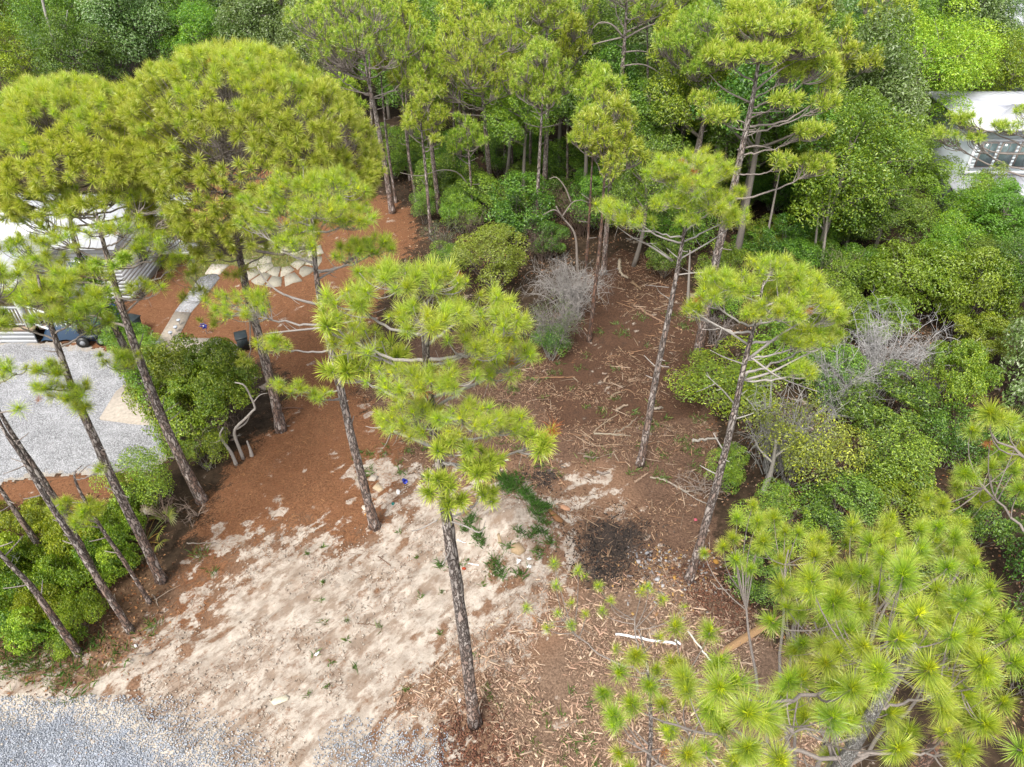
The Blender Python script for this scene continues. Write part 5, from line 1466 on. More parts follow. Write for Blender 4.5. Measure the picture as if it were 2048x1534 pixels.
for i, (x0, y0, x1, y1, lab) in enumerate([(1525, 520, 1560, 340, 'dim grey trunk leaning right inside the woods'), (1640, 560, 1665, 350, 'pale slender trunk inside the woods left of the vine mound'), (1625, 545, 1640, 400, 'forked grey trunk just left of the pale slender one'), (1690, 500, 1720, 380, 'grey trunk above the vine mound'), (1375, 620, 1380, 500, 'grey trunk right behind the curved pine'), (930, 360, 936, 230, 'pale bare trunk deep between the central pines'), (1115, 350, 1120, 240, 'pale thin trunk right of the thick central pine'), (1150, 320, 1150, 230, 'forked grey trunk in the dark wood left of the red barked pine'), (650, 250, 640, 140, 'thin grey trunk in the dark gap right of the larger dome')]):
    stem(lab, [((x0, y0), [((x0 * .6 + x1 * .4), (y0 * .6 + y1 * .4), 0), (x1, y1, .2)], .085)], .085, (0.30, 0.265, 0.23), 'tree trunk', 'bare_trunk')
stem('grey mossy dead tree leaning in the dark gap at the upper left', [((168, 275), [(150, 180, 0), (120, 110, 0), (95, 40, 0), (80, -20, 0)], .16), ((125, 120), [(105, 90, .3), (100, 60, .5)], .06), ((110, 80), [(130, 50, -.3), (135, 20, -.4)], .05)], .16, (0.40, 0.37, 0.34), 'dead tree', 'dead_tree')
# ivy on the bole of the left dome pine
iv = MB()
b = gpt(345, 905)
ivp = smooth_path([b] + [over(b, *q) for q in ((300, 800), (262, 720), (212, 620), (172, 540))], 26)
leaf_cloud(iv, r4, [(q - b, A([.34, .34, .45]) * r4.uniform(.7, 1.3)) for q in ivp], 9000, .09, (MD[0], BR[1] * .8), None, 0, .42)
ivo = thing('climbing_ivy', 'ivy climbing the bole in front of the white cottage', 'ivy', b, 0)
iv.obj('foliage', M_LEAF, ivo)

# ---- palmetto
def palmetto(px, py, label, n=13, seed=2):
    r = np.random.default_rng(seed)
    p = gpt(px, py)
    o = thing('saw_palmetto', label, 'palmetto', p, 0)
    for i in range(n):
        a = 6.283 * i / n + r.uniform(-.2, .2)
        L = r.uniform(.7, 1.15)
        el = r.uniform(.25, .9)
        d = A([math.cos(a) * math.cos(el), math.sin(a) * math.cos(el), math.sin(el)])
        dead_ = i % 6 == 4
        cst = A((0.30, 0.22, 0.05)) if i % 3 == 0 else A((0.16, 0.20, 0.05))
        mb = MB()
        tip = d * L
        tube(mb, bez(A([0, 0, .05]), tip * .5 + UP * .12, tip, 6), np.linspace(.016, .008, 6), 4, cst, False)
        nl = 17
        sd_ = unit(np.cross(d, UP)); up2 = np.cross(sd_, d)
        for k in range(nl):
            t = (k / (nl - 1) - .5) * 3.6
            ld = unit(d * math.cos(t) + sd_ * math.sin(t) + up2 * .12 * math.cos(t * 2))
            ll = r.uniform(.30, .46) * (1 - .12 * abs(t))
            wv = unit(np.cross(ld, up2)) * .016
            e = tip + ld * ll - UP * .10 * r.uniform(.5, 1.5)
            m = tip + ld * ll * .55 + UP * .015
            c = (A((0.34, 0.28, 0.17)) if dead_ else A((0.13, 0.18, 0.035)) + A((0.10, 0.07, 0.01)) * r.random()) * r.uniform(.8, 1.2)
            mb.add(np.stack([tip - wv * .4, tip + wv * .4, m + wv, m - wv, e]), [(3, 2, 4)], [(0, 1, 2, 3)], c)
        mb.obj('frond', M_LEAF, o)
    return o
palmetto(292, 1088, 'yellow green saw palmetto with fan fronds by the road verge')

# ---- the woods: broadleaf trees standing behind and to the right
def wood_ok(x, y):
    if math.hypot(x - 24.0, y - 40.5) < 3.0: return False
    if 18.5 < x < 36 and 31.5 < y < 43: return False
    if x > 16.2 and 25.5 < y < 32: return False
    if x < -8.5: return y > 46.5 + 1.5 * math.sin(x)
    if x < 4.5: return y > 36.5 + (3.5 if x < -5 else 0) - (2.5 if x > 0.5 else 0)
    edge = np.interp(y, [20, 23, 28, 33, 38], [11.0, 9.6, 9.6, 7.2, 4.5])
    return x > edge and y > (27.5 if 9.5 < x < 19 else 22.5)
LOOK = {'gum': 'high crowned green tree', 'laurel': 'high crowned dark tree', 'oak': 'dark green tree', 'bay': 'mid green tree', 'magnolia': 'silvery green tree', 'holly': 'fresh green tree'}
spots = []
rw = np.random.default_rng(77)
yv = 23.0
row = 0
while yv < 63:
    st_ = 3.3 if yv < 45 else 4.0
    xs = np.arange(-52, 52, st_) + (row % 2) * st_ / 2
    for xv in xs:
        x, y = xv + rw.uniform(-.9, .9), yv + rw.uniform(-.8, .8)
        if not wood_ok(x, y): continue
        if -9 < x < 9 and y < 44 and rw.random() < .22: continue
        u, v_ = pix(A([x, y, 6.0]))
        if -140 < u < 2190:
            spots.append((x, y, row))
    yv += 3.2 if yv < 45 else 4.2
    row += 1
PALE = [(1750, 90), (1760, 230), (1260, 50), (1270, 110), (260, 60), (530, 60), (330, 60), (1720, 330), (1790, 250), (1830, 330), (1390, 40), (640, 60), (1700, 420), (1960, 60)]
byrow = {}
for (x, y, rw_) in spots:
    byrow.setdefault(rw_, []).append((x, y))
ORD = ['first', 'second', 'third', 'fourth', 'fifth', 'sixth', 'seventh', 'eighth', 'ninth', 'tenth', 'eleventh', 'twelfth', 'thirteenth', 'fourteenth', 'fifteenth', 'sixteenth', 'seventeenth', 'eighteenth', 'nineteenth', 'twentieth', 'twenty first', 'twenty second', 'twenty third', 'twenty fourth', 'twenty fifth', 'twenty sixth', 'twenty seventh', 'twenty eighth']
rows = sorted(byrow)
for ri, rk in enumerate(rows):
    L = sorted(byrow[rk], key=lambda q: pix(A([q[0], q[1], 6]))[0])
    for i, (x, y) in enumerate(L):
        u, v_ = pix(A([x, y, 6.0]))
        near_pale = min(math.hypot((u - a) * .7, v_ - b_) for a, b_ in PALE)
        q = rw.random()
        if near_pale < 45: kind = 'magnolia'
        elif u > 1350: kind = 'holly' if q < .40 else 'bay' if q < .62 else 'magnolia' if q < .74 else 'oak'
        elif x < -8: kind = 'oak' if q < .4 else 'magnolia' if q < .65 else 'bay' if q < .85 else 'holly'
        else: kind = 'oak' if q < .45 else 'bay' if q < .72 else 'holly'
        if (x > 8 and y < 37 and x < np.interp(y, [20, 23, 28, 33, 38], [11.0, 9.6, 9.6, 7.2, 4.5]) + 4.2) or (-9 < x < 8 and y < 41): kind = 'gum' if q < .5 else 'laurel'
        s = rw.uniform(.85, 1.12) * (0.66 if x > 12 and y < 26 else rw.uniform(.98, 1.22) if x > 8 and y < 37 else 1.0) * (0.84 if -9 < x < 9 and y < 42 else 1.0)
        plant(kind, int(rw.integers(2)), x, y, s, s * rw.uniform(.9, 1.1), rw.uniform(0, 6.28),
              f'{LOOK[kind]}, {ORD[i]} from left in the {ORD[ri]} row of the woods', 'tree', 'broadleaf trees of the woods')
cy = gpt(1812, 330)
p_ = at_y(1845, 110, 40.3)
plant('cypress', 0, p_[0], 40.3, 1.12, 0.98, 1.0, 'feathery bright lime green cypress above the white house', 'tree', None, 'cypress_tree')
q_ = at_y(1835, 300, 33.0)
plant('bay', 0, q_[0], 33.0, .9, .66, 1.4, 'leafy tree covering the left wall of the white house', 'tree', None, 'broadleaf_tree')
q_ = at_y(1790, 380, 29.5)
plant('oak', 0, q_[0], 29.5, .75, .52, 0.4, 'dark tree in front of the leafy one by the white house', 'tree', None, 'broadleaf_tree')
for (px_, py_, Y_, k_, s_, h_, l_) in ((1945, 430, 29.5, 'holly', .75, .60, 'rounded fresh tree right in front of the white house porch'), (2025, 420, 28.0, 'bay', .75, .56, 'small pale leaved tree at the right edge below the white house'), (1905, 470, 27.0, 'holly', .60, .52, 'small fresh green tree under the lime green round bush'), (1985, 500, 26.0, 'oak', .55, .42, 'small dark tree right of the lime green round bush')):
    q_ = at_y(px_, py_, Y_)
    plant(k_, 1, q_[0], Y_, s_, h_, px_ * .01, l_, 'tree', None, 'broadleaf_tree')
# low growth along the foot of the woods
TENS = {2: 'twenty', 3: 'thirty', 4: 'forty', 5: 'fifty', 6: 'sixty', 7: 'seventy', 8: 'eighty', 9: 'ninety'}
def ordw(i):
    n = i + 1
    if n <= 19: return ORD[i]
    return TENS[n // 10][:-1] + 'ieth' if n % 10 == 0 else TENS[n // 10] + ' ' + ORD[n % 10 - 1]
ug = []
while len(ug) < 84:
    x, y = rw.uniform(-9, 26), rw.uniform(20, 44)
    if not (wood_ok(x, y + 1.2) or (4.5 > x > -8 and 33 < y < 44 and x > (y - 36) * .3 - 3)): continue
    u, v_ = pix(A([x, y, .8]))
    if u < 2120: ug.append((u, x, y))
for i, (u, x, y) in enumerate(sorted(ug)):
    kind = ['darkshrub', 'shrub', 'darkshrub', 'darkshrub'][i % 4]
    s = rw.uniform(.75, 1.25)
    plant(kind, i % 2, x, y, s, s * rw.uniform(.6, 1.0), rw.uniform(0, 6.28), f'{ordw(i)} undergrowth shrub from the left along the shaded foot of the woods', 'shrub', 'undergrowth at the foot of the woods', 'undergrowth_shrub')
# ------------------------------------------------------------------ houses
WH = (0.66, 0.675, 0.69)
def bx(name, parent, lo, hi, col=WH, mat=None, bev=0.0, M=None):
    mb = MB()
    box(mb, lo, hi, col, M, bev)
    return mb.obj(name, mat or M_PAINT, parent)
GLASS, gn = mat_new('window_glass')
gp_ = nd(gn, 'ShaderNodeBsdfPrincipled', Roughness=0.06)
gp_.inputs['Base Color'].default_value = (0.10, 0.14, 0.14, 1)
go_ = nd(gn, 'ShaderNodeOutputMaterial')
gn.links.new(gp_.outputs[0], go_.inputs[0])

def quad_roof(name, parent, corners, th, col, mat, seams=0):
    """a pitched roof face with thickness, corners (eave left, eave right, ridge right, ridge left); standing seams as sub-parts"""
    P = np.array(corners, float)
    nrm = unit(np.cross(P[1] - P[0], P[3] - P[0]))
    mb = MB()
    V = np.concatenate([P, P - nrm * th])
    mb.add(V, None, [(0, 1, 2, 3), (7, 6, 5, 4), (0, 4, 5, 1), (1, 5, 6, 2), (2, 6, 7, 3), (3, 7, 4, 0)], col)
    o = mb.obj(name, mat, parent)
    for k in range(seams):
        t = (k + .5) / seams
        a, b = P[0] * (1 - t) + P[1] * t, P[3] * (1 - t) + P[2] * t
        if np.linalg.norm(a - b) < .2: continue
        m2 = MB()
        tube(m2, np.stack([a + nrm * .012, b + nrm * .012]), .016, 4, col, True)
        m2.obj('standing_seam', mat, o)
    return o
def window(parent, c, wd, h, face='-y', fr=(0.30, 0.27, 0.25), muntin=True):
    x, y, z = c
    if face == '-y':
        f = bx('window', parent, (x - wd / 2 - .06, y - .05, z - h / 2 - .06), (x + wd / 2 + .06, y + .002, z + h / 2 + .06), fr)
        bx('pane', f, (x - wd / 2, y - .062, z - h / 2), (x + wd / 2, y - .052, z + h / 2), (.1, .14, .14), GLASS)
        if muntin:
            bx('muntin', f, (x - .015, y - .075, z + h * .12), (x + .015, y - .064, z + h / 2), fr)
            bx('muntin', f, (x - wd / 2, y - .078, z + h * .10), (x + wd / 2, y - .066, z + h * .13), fr)
    else:
        f = bx('window', parent, (x - .002, y - wd / 2 - .06, z - h / 2 - .06), (x + .05, y + wd / 2 + .06, z + h / 2 + .06), WH)
        bx('pane', f, (x + .052, y - wd / 2, z - h / 2), (x + .062, y + wd / 2, z + h / 2), (.1, .14, .14), GLASS)
    return f

# white cottage at left
hx1 = -16.6
HY0, HY1, HX0 = 26.3, 30.6, -27.0
zb = float(ground_z(-18, 26)) - .1
house = thing('white_cottage', 'white boarded cottage with a pale metal roof and porch behind the pines at left', 'house', (hx1, HY0, zb))
def L_(p): return (p[0] - hx1, p[1] - HY0, p[2] - zb)
def hb(name, parent, lo, hi, col=WH, mat=None, bev=0.0): return bx(name, parent, L_(lo), L_(hi), col, mat, bev)
wall = hb('wall', house, (HX0, HY0, zb - .2), (hx1, HY1, 2.75), (0.74, 0.75, 0.77))
for i in range(14):
    z = 0.15 + i * .185
    hb('siding_board', wall, (hx1 + .003, HY0 - .02, z), (hx1 + .028, HY1 + .02, z + .183), WH)
for i in range(14):
    z = 0.15 + i * .185
    hb('siding_board', wall, (HX0, HY0 - .028, z), (hx1, HY0 - .003, z + .183), WH)
ex, ey = .35, .4
rz_ = 4.05
mid_y = (HY0 + HY1) / 2
fl, fr_, br, bl = (HX0 - ex, HY0 - ey, 2.8), (hx1 + ex, HY0 - ey, 2.8), (hx1 + ex, HY1 + ey, 2.8), (HX0 - ex, HY1 + ey, 2.8)
r1, r2 = (HX0 - ex, mid_y, rz_), (hx1 + ex, mid_y, rz_)
quad_roof('roof', house, [L_(p) for p in (fl, fr_, r2, r1)], .08, (0.60, 0.61, 0.63), M_METAL, 22)
quad_roof('roof', house, [L_(p) for p in (br, bl, r1, r2)], .08, (0.60, 0.61, 0.63), M_METAL, 22)
mb = MB()
mb.add([L_((hx1 - .003, HY0, 2.751)), L_((hx1 - .003, HY1, 2.751)), L_((hx1 - .003, mid_y, rz_ - .1)), L_((hx1 - .1, HY0, 2.751)), L_((hx1 - .1, HY1, 2.751)), L_((hx1 - .1, mid_y, rz_ - .1))],
       [(0, 1, 2), (5, 4, 3)], [(0, 3, 4, 1), (1, 4, 5, 2), (2, 5, 3, 0)], WH)
mb.obj('gable', M_PAINT, house)
window(house, L_((hx1 + .03, 28.2, 1.5)), .8, 1.1, '+x')
window(house, L_((-18.2, HY0 - .03, 1.5)), .8, 1.1, '-y', WH)
# front porch
dk = hb('porch_deck', house, (-27, 23.2, .62), (-19.1, 26.25, .74), (0.42, 0.30, 0.22))
sk = hb('skirting', house, (-27, 23.25, zb - .1), (-19.2, 23.35, .61), WH)
for k in range(3):
    hb('skirting_board', sk, (-27, 23.215, .02 + k * .2), (-19.15, 23.247, .2 + k * .2), WH)
quad_roof('porch_roof', house, [L_(p) for p in ((-27.2, 22.9, 2.75), (-18.9, 22.9, 2.75), (-18.9, 26.2, 3.05), (-27.2, 26.2, 3.05))], .16, (0.62, 0.63, 0.65), M_METAL, 12)
for x in (-19.25, -22.6, -26):
    hb('porch_post', house, (x - .08, 23.28, .742), (x + .08, 23.44, 2.72), WH, None, .01)
rail = hb('porch_railing', house, (-27, 23.30, 1.62), (-19.3, 23.40, 1.70), WH)
hb('bottom_rail', rail, (-27, 23.31, .85), (-19.3, 23.39, .90), WH)
for k in range(58):
    x = -26.9 + k * .13
    hb('baluster', rail, (x, 23.33, .902), (x + .04, 23.37, 1.618), WH)
# steps going down to the right of the deck
st = hb('porch_steps', house, (-19.1, 23.6, .44), (-18.75, 25.0, .56), (0.45, 0.33, 0.25))
for k in range(3):
    hb('step', st, (-18.75 + k * .3, 23.6, .28 - k * .16), (-18.42 + k * .3, 25.0, .40 - k * .16), (0.45, 0.33, 0.25))
mb = MB()
tube(mb, [L_((-19.2, 23.5, 1.66)), L_((-17.7, 23.5, .95))], .055, 4, WH)
sr = mb.obj('stair_railing', M_PAINT, house)
mb = MB()
tube(mb, [L_((-19.2, 23.5, .80)), L_((-17.7, 23.5, .12))], .06, 4, WH)
mb.obj('stringer', M_PAINT, sr)
for k in range(7):
    t = (k + .5) / 7
    x = -19.15 + 1.4 * t
    hb('baluster', sr, (x - .02, 23.48, .80 - .68 * t), (x + .02, 23.52, 1.62 - .70 * t), WH)
hb('newel_post', sr, (-17.75, 23.43, zb), (-17.6, 23.57, 1.02), WH, None, .01)
# side porch at the back corner
hb('side_porch_deck', house, (-16.55, 29.6, .5), (-15.0, 31.2, .62), (0.55, 0.55, 0.55))
sp2 = hb('side_railing', house, (-16.5, 29.62, 1.4), (-15.02, 29.70, 1.47), WH)
for k in range(12):
    hb('baluster', sp2, (-16.4 + k * .12, 29.64, .621), (-16.36 + k * .12, 29.68, 1.398), WH)
hb('porch_post', house, (-15.12, 29.6, zb), (-15.0, 29.72, 2.6), WH)
quad_roof('side_porch_roof', house, [L_(p) for p in ((-16.55, 29.4, 2.62), (-14.8, 29.4, 2.62), (-14.8, 31.4, 2.78), (-16.55, 31.4, 2.78))], .1, (0.78, 0.79, 0.81), M_METAL, 5)

# white house at right
ZG = float(ground_z(25, 34))
hx, hy = 22.9, 34.6
h2 = thing('white_house', 'white house with a hipped pale metal roof and triple windows at the right edge', 'house', (hx, hy, ZG))
def K_(p): return (p[0] - hx, p[1] - hy, p[2] - ZG)
PB = (0.62, 0.69, 0.72)
EV = 4.75
w2 = bx('wall', h2, K_((hx, hy, ZG - .2)), K_((34, 39.4, EV)), (0.66, 0.73, 0.76))
for i in range(12):
    z = 2.35 + i * .18
    bx('siding_board', w2, K_((hx - .02, hy - .028, z)), K_((34, hy - .003, z + .16)), PB)
bx('corner_board', w2, K_((hx - .06, hy - .05, ZG)), K_((hx + .10, hy - .03, EV)), WH)
bx('band_board', w2, K_((hx - .06, hy - .07, 2.32)), K_((34, hy - .032, 2.5)), WH)
bx('frieze_board', w2, K_((hx - .06, hy - .06, EV - .22)), K_((34, hy - .032, EV - .01)), WH)
e0, e1, e2, e3 = (hx - .5, hy - .5, EV), (34.5, hy - .5, EV), (34.5, 39.9, EV), (hx - .5, 39.9, EV)
ra, rb = (hx + 2.6, 37.0, 5.02), (31, 37.0, 5.02)
RC = (0.60, 0.61, 0.66)
quad_roof('roof', h2, [K_(p) for p in (e0, e1, rb, ra)], .1, RC, M_METAL, 24)
quad_roof('roof', h2, [K_(p) for p in (e3, e0, ra, ra)], .1, RC, M_METAL, 16)
quad_roof('roof', h2, [K_(p) for p in (e2, e3, ra, rb)], .1, RC, M_METAL, 24)
for i in range(3):
    window(h2, K_((23.6 + i * .95, hy - .03, 3.35)), .66, 1.15, '-y', (0.26, 0.22, 0.20))
wt = bx('window_trim', h2, K_((23.05, hy - .045, 3.98)), K_((26.05, hy - .031, 4.10)), WH)
bx('window_trim', h2, K_((23.05, hy - .045, 2.62)), K_((26.05, hy - .031, 2.74)), WH)
quad_roof('porch_roof', h2, [K_(p) for p in ((hx - 1.0, 32.6, 1.95), (34, 32.6, 1.95), (34, hy - .08, 2.28), (hx - 1.0, hy - .08, 2.28))], .14, RC, M_METAL, 24)
for x in (hx - .7, 24, 27):
    bx('porch_post', h2, K_((x, 32.75, ZG - .1)), K_((x + .14, 32.89, 1.83)), WH)
slab('parking_pad', [(1990, 470), (2140, 440), (2140, 560), (2000, 540)], .03, M_CONC, 'pale parking pad in front of the white house at right', 'structure', (0.42, 0.36, 0.31))
h3 = thing('grey_house', 'pale blue grey house wall glimpsed behind trees above the white house', 'house', (33, 50, 0))
bx('wall', h3, (0, 0, -.3), (9, 7, 5.0), (0.50, 0.55, 0.60))
quad_roof('roof', h3, [(-.4, -.4, 5), (9.4, -.4, 5), (9.4, 3.5, 6.6), (-.4, 3.5, 6.6)], .1, (0.6, 0.62, 0.66), M_METAL, 14)
window(h3, (2, -.03, 3.2), .9, 1.3)

# ------------------------------------------------------------------ things left lying about
def stick(label, pts, r0, col=(0.34, 0.25, 0.18), r1=None, name='fallen_branch', cat='branch', lift=0.0, group='fallen branches', mat=None, sides=6, seed=0, twigs=0):
    P = [gpt(x, y, r0 * .8 + lift) for x, y in pts]
    b = P[0].copy()
    P = smooth_path(P, max(8, 5 * len(P)))
    r = np.random.default_rng(seed + int(pts[0][0]))
    P[:, :2] += r.normal(0, r0 * .35, (len(P), 2))
    mb = MB()
    tube(mb, P - b, np.linspace(r0, r1 if r1 is not None else r0 * .55, len(P)), sides, col, True, .2 if mat is None else 0)
    for _ in range(twigs):
        k = int(r.integers(2, len(P) - 1))
        e = P[k] + A([r.normal(0, .3), r.normal(0, .3), .06])
        tube(mb, np.stack([P[k], (P[k] + e) / 2 + UP * .03, e]) - b, np.linspace(r0 * .5, r0 * .2, 3), 4, col, False)
    o = mb.obj(name, mat or M_WOOD, None, True)
    o.location = b
    return tag(o, label, cat, group)
STK = [
    ('long straight rusty brown stick running from the centre pine crown into the clearing', [(1062, 757), (1100, 756), (1148, 755)], .045, (0.36, 0.20, 0.11)),
    ('short hooked stick at the end of the long rusty brown one', [(1146, 755), (1152, 760), (1156, 765)], .03, (0.36, 0.28, 0.20)),
    ('curved tan branch in the middle of the brown clearing', [(1221, 797), (1228, 790), (1240, 784)], .045, (0.36, 0.27, 0.18)),
    ('thick pale bent branch left of the curved pine trunk', [(1233, 824), (1241, 817), (1256, 811)], .07, (0.42, 0.32, 0.23)),
    ('long thin slanting branch meeting the straight pale pole', [(1187, 866), (1205, 849), (1238, 828)], .035, (0.38, 0.29, 0.20)),
    ('grey branch lying right of the long thin slanting one', [(1236, 864), (1252, 855), (1275, 835)], .04, (0.30, 0.24, 0.18)),
    ('straight pale pole lying level left of the curved pine trunk', [(1187, 868), (1225, 870), (1261, 873)], .04, (0.44, 0.38, 0.28)),
    ('bowed tan stick below the straight pale pole', [(1183, 888), (1194, 893), (1213, 893)], .035, (0.40, 0.29, 0.20)),
    ('grey brown stub of log near the lower edge of the clearing', [(1168, 914), (1180, 917), (1196, 916)], .06, (0.30, 0.23, 0.18)),
    ('thin slanting stick left of the curved pine base', [(1226, 904), (1232, 914), (1238, 925)], .025, (0.42, 0.34, 0.25)),
    ('short dark stick just left of the grey brown log stub', [(1155, 907), (1168, 909), (1176, 908)], .035, (0.26, 0.19, 0.14)),
    ('pale short log right of the curved pine trunk', [(1306, 819), (1315, 818), (1327, 817)], .07, (0.42, 0.36, 0.29)),
    ('pale straight log poking out of the green shrub at the right of the clearing', [(1382, 884), (1405, 882), (1436, 879)], .075, (0.46, 0.42, 0.36)),
    ('small forked piece of wood in the upper clearing', [(1204, 748), (1209, 749), (1215, 748)], .05, (0.46, 0.35, 0.27)),
    ('tan splinter below the small forked piece', [(1208, 764), (1212, 758), (1217, 753)], .05, (0.44, 0.31, 0.21)),
    ('pale curved log standing out at the dark back of the clearing', [(1238, 522), (1239, 540), (1245, 552), (1254, 558)], .10, (0.50, 0.41, 0.30)),
    ('mossy brown log end beside the pale curved log', [(1263, 566), (1273, 573), (1281, 582)], .09, (0.33, 0.22, 0.13)),
    ('long bent reddish branch across the back of the clearing', [(1281, 617), (1294, 629), (1308, 636), (1328, 648)], .06, (0.38, 0.24, 0.16)),
    ('thin yellow brown stick left of the crooked red barked pine', [(1135, 607), (1148, 610), (1160, 615)], .03, (0.36, 0.25, 0.14)),
    ('reddish bent stick in the middle of the clearing arching beside chips', [(1242, 783), (1252, 780), (1262, 783), (1270, 792)], .03, (0.34, 0.20, 0.12)),
    ('forked pale branch below the curved pine base', [(1300, 955), (1325, 960), (1345, 970), (1375, 985)], .04, (0.44, 0.37, 0.29)),
    ('long grey branch stretching into the weeds right of the curved pine base', [(1326, 958), (1355, 975), (1375, 988), (1400, 1003), (1415, 1008)], .03, (0.40, 0.36, 0.31)),
    ('broken tan branch at the foot of the curved pine', [(1268, 965), (1280, 958), (1296, 948)], .05, (0.42, 0.29, 0.20)),
    ('grey bark covered log just below the clearing', [(1195, 945), (1206, 949), (1218, 946)], .06, (0.34, 0.28, 0.24)),
    ('brown stick across the sand left of the centre pine', [(712, 1247), (735, 1249), (757, 1253)], .025, (0.24, 0.16, 0.11)),
    ('dark slanting stick on the upper sand', [(756, 1113), (768, 1122), (782, 1133)], .025, (0.22, 0.14, 0.10)),
    ('tan split branch crossing the edge of the wood chips', [(862, 1345), (890, 1312), (918, 1292)], .035, (0.40, 0.29, 0.20)),
    ('pale forked stick right of the centre pine in the chips', [(996, 1412), (1006, 1440), (1008, 1460)], .035, (0.42, 0.31, 0.22)),
    ('thin curved pale stick above the sparse bright tufts', [(1040, 1208), (1060, 1215), (1085, 1255)], .025, (0.46, 0.35, 0.24)),
    ('wooden stake lying by the garden path', [(290, 692), (298, 680), (306, 662)], .05, (0.48, 0.42, 0.33)),
    ('brown log behind the pine straw shoulder at the stout red bole', [(562, 818), (580, 817), (604, 818)], .05, (0.22, 0.12, 0.08)),
    ('broken grey board on the verge by the road', [(293, 1311), (305, 1304), (311, 1300)], .04, (0.24, 0.20, 0.17)),
    ('bleached dry stick at the verge', [(222, 1215), (226, 1200), (229, 1188)], .025, (0.46, 0.38, 0.30)),
    ('pale dry stick in the verge litter right of the bleached one', [(306, 1190), (312, 1200), (316, 1212)], .03, (0.45, 0.36, 0.28)),
    ('grey pale stick lying on straw by the palmetto', [(375, 1087), (400, 1088), (432, 1086)], .03, (0.40, 0.33, 0.27)),
    ('dark burnt branch in the charcoal patch', [(1250, 1105), (1262, 1098), (1285, 1088)], .03, (0.10, 0.08, 0.07)),
    ('tan short log in the burnt patch', [(1201, 1114), (1211, 1113), (1222, 1114)], .045, (0.36, 0.24, 0.15)),
    ('brown stick in the burnt patch below the mound', [(1142, 1072), (1150, 1071), (1163, 1071)], .03, (0.34, 0.24, 0.17)),
    ('grey stick leaning over the bark heap by the silvery limbed pine', [(1432, 1178), (1446, 1180), (1462, 1182)], .04, (0.48, 0.43, 0.38)),
]
for s in STK:
    stick(s[0], s[1], s[2] * .85, tuple(k * .72 for k in s[3]), twigs=1 if s[2] < .05 else 0)
stick('white plastic pipe lying in the wood chips', [(1232, 1270), (1290, 1280), (1352, 1290)], .035, (0.82, 0.82, 0.82), .035, 'plastic_pipe', 'pipe', .03, None, M_PLASTIC)
stick('short white pipe elbow at the right end of the white pipe', [(1350, 1283), (1357, 1288), (1361, 1293)], .03, (0.82, 0.82, 0.82), .03, 'pipe_elbow', 'pipe', .05, None, M_PLASTIC)
stick('thin straight white stick propped across the chips beside the plywood', [(1375, 1266), (1410, 1312), (1443, 1352)], .025, (0.70, 0.66, 0.58), .025, 'white_stick', 'stick', .06, None, M_PLASTIC)
stick('short white plastic pipe by the concrete apron', [(304, 687), (312, 688), (321, 688)], .06, (0.80, 0.82, 0.84), .06, 'plastic_pipe', 'pipe', .02, None, M_PLASTIC)
stick('thin white strip lying on the sand beside the centre pine trunk', [(914, 1079), (923, 1084), (931, 1087)], .02, (0.75, 0.75, 0.75), .01, 'white_strip', 'litter', 0, None, M_PLASTIC)
stick('white plastic stake on the sand right of the centre pine trunk', [(936, 1127), (946, 1129), (957, 1131)], .02, (0.78, 0.76, 0.74), .02, 'white_stake', 'litter', 0, None, M_PLASTIC)

def plate(name, label, pts, th, col, mat, cat, lift=0.02, tilt=(0, 0)):
    P = [gpt(x, y) for x, y in pts]
    c = np.mean(P, 0)
    zt = max(p[2] for p in P) * .5 + c[2] * .5 + lift
    mb = MB()
    z0 = [zt + tilt[0] * (p[0] - c[0]) + tilt[1] * (p[1] - c[1]) - c[2] for p in P]
    Q = [p - c for p in P]
    ar = 0.5 * sum(Q[i][0] * Q[(i + 1) % len(Q)][1] - Q[(i + 1) % len(Q)][0] * Q[i][1] for i in range(len(Q)))
    if ar < 0:
        Q, z0 = Q[::-1], z0[::-1]
    prism(mb, Q, np.array(z0), np.array(z0) + th, col, .03)
    o = mb.obj(name, mat)
    o.location = c
    return tag(o, label, cat)
plate('broken_tile', 'left triangular white broken tile below the sandy mound', [(1033, 1118), (1043, 1121), (1034, 1131)], .02, (0.82, 0.82, 0.80), M_PLASTIC, 'tile', .03, (.1, .15))
plate('broken_tile', 'upper right white broken tile below the sandy mound', [(1053, 1116), (1059, 1113), (1064, 1120), (1057, 1122)], .02, (0.82, 0.82, 0.80), M_PLASTIC, 'tile', .03, (-.1, .1))
plate('broken_tile', 'lower right white broken tile below the sandy mound', [(1053, 1134), (1057, 1130), (1063, 1133), (1062, 1138), (1055, 1137)], .02, (0.82, 0.82, 0.80), M_PLASTIC, 'tile', .03)
plate('plywood_board', 'weathered tan plywood board half under the huge close pine', [(1428, 1318), (1440, 1300), (1490, 1270), (1530, 1250), (1560, 1240), (1535, 1262), (1470, 1300)], .03, (0.36, 0.22, 0.11), M_WOOD, 'board', .10, (.05, .1))
plate('rusty_plank', 'rust brown plank lying against the grassy side of the mound', [(1095, 1022), (1101, 1021), (1127, 1045), (1124, 1050), (1112, 1046)], .03, (0.20, 0.10, 0.045), M_WOOD, 'board', .03, (-.2, 0))
plate('pale_board', 'short pale board on the sand near the road', [(538, 1401), (572, 1391), (579, 1396), (575, 1402), (548, 1412)], .02, (0.56, 0.50, 0.38), M_WOOD, 'board', .01)
plate('flat_stone', 'pointed flat pale stone on the straw beside the leaning pine', [(745, 977), (756, 967), (768, 980), (758, 985)], .04, (0.46, 0.36, 0.24), M_STONE, 'stone', .01)
plate('flat_stone', 'pale rubble slab above the pointed flat stone', [(737, 962), (744, 950), (757, 955), (750, 964)], .05, (0.40, 0.35, 0.29), M_STONE, 'stone', .01)
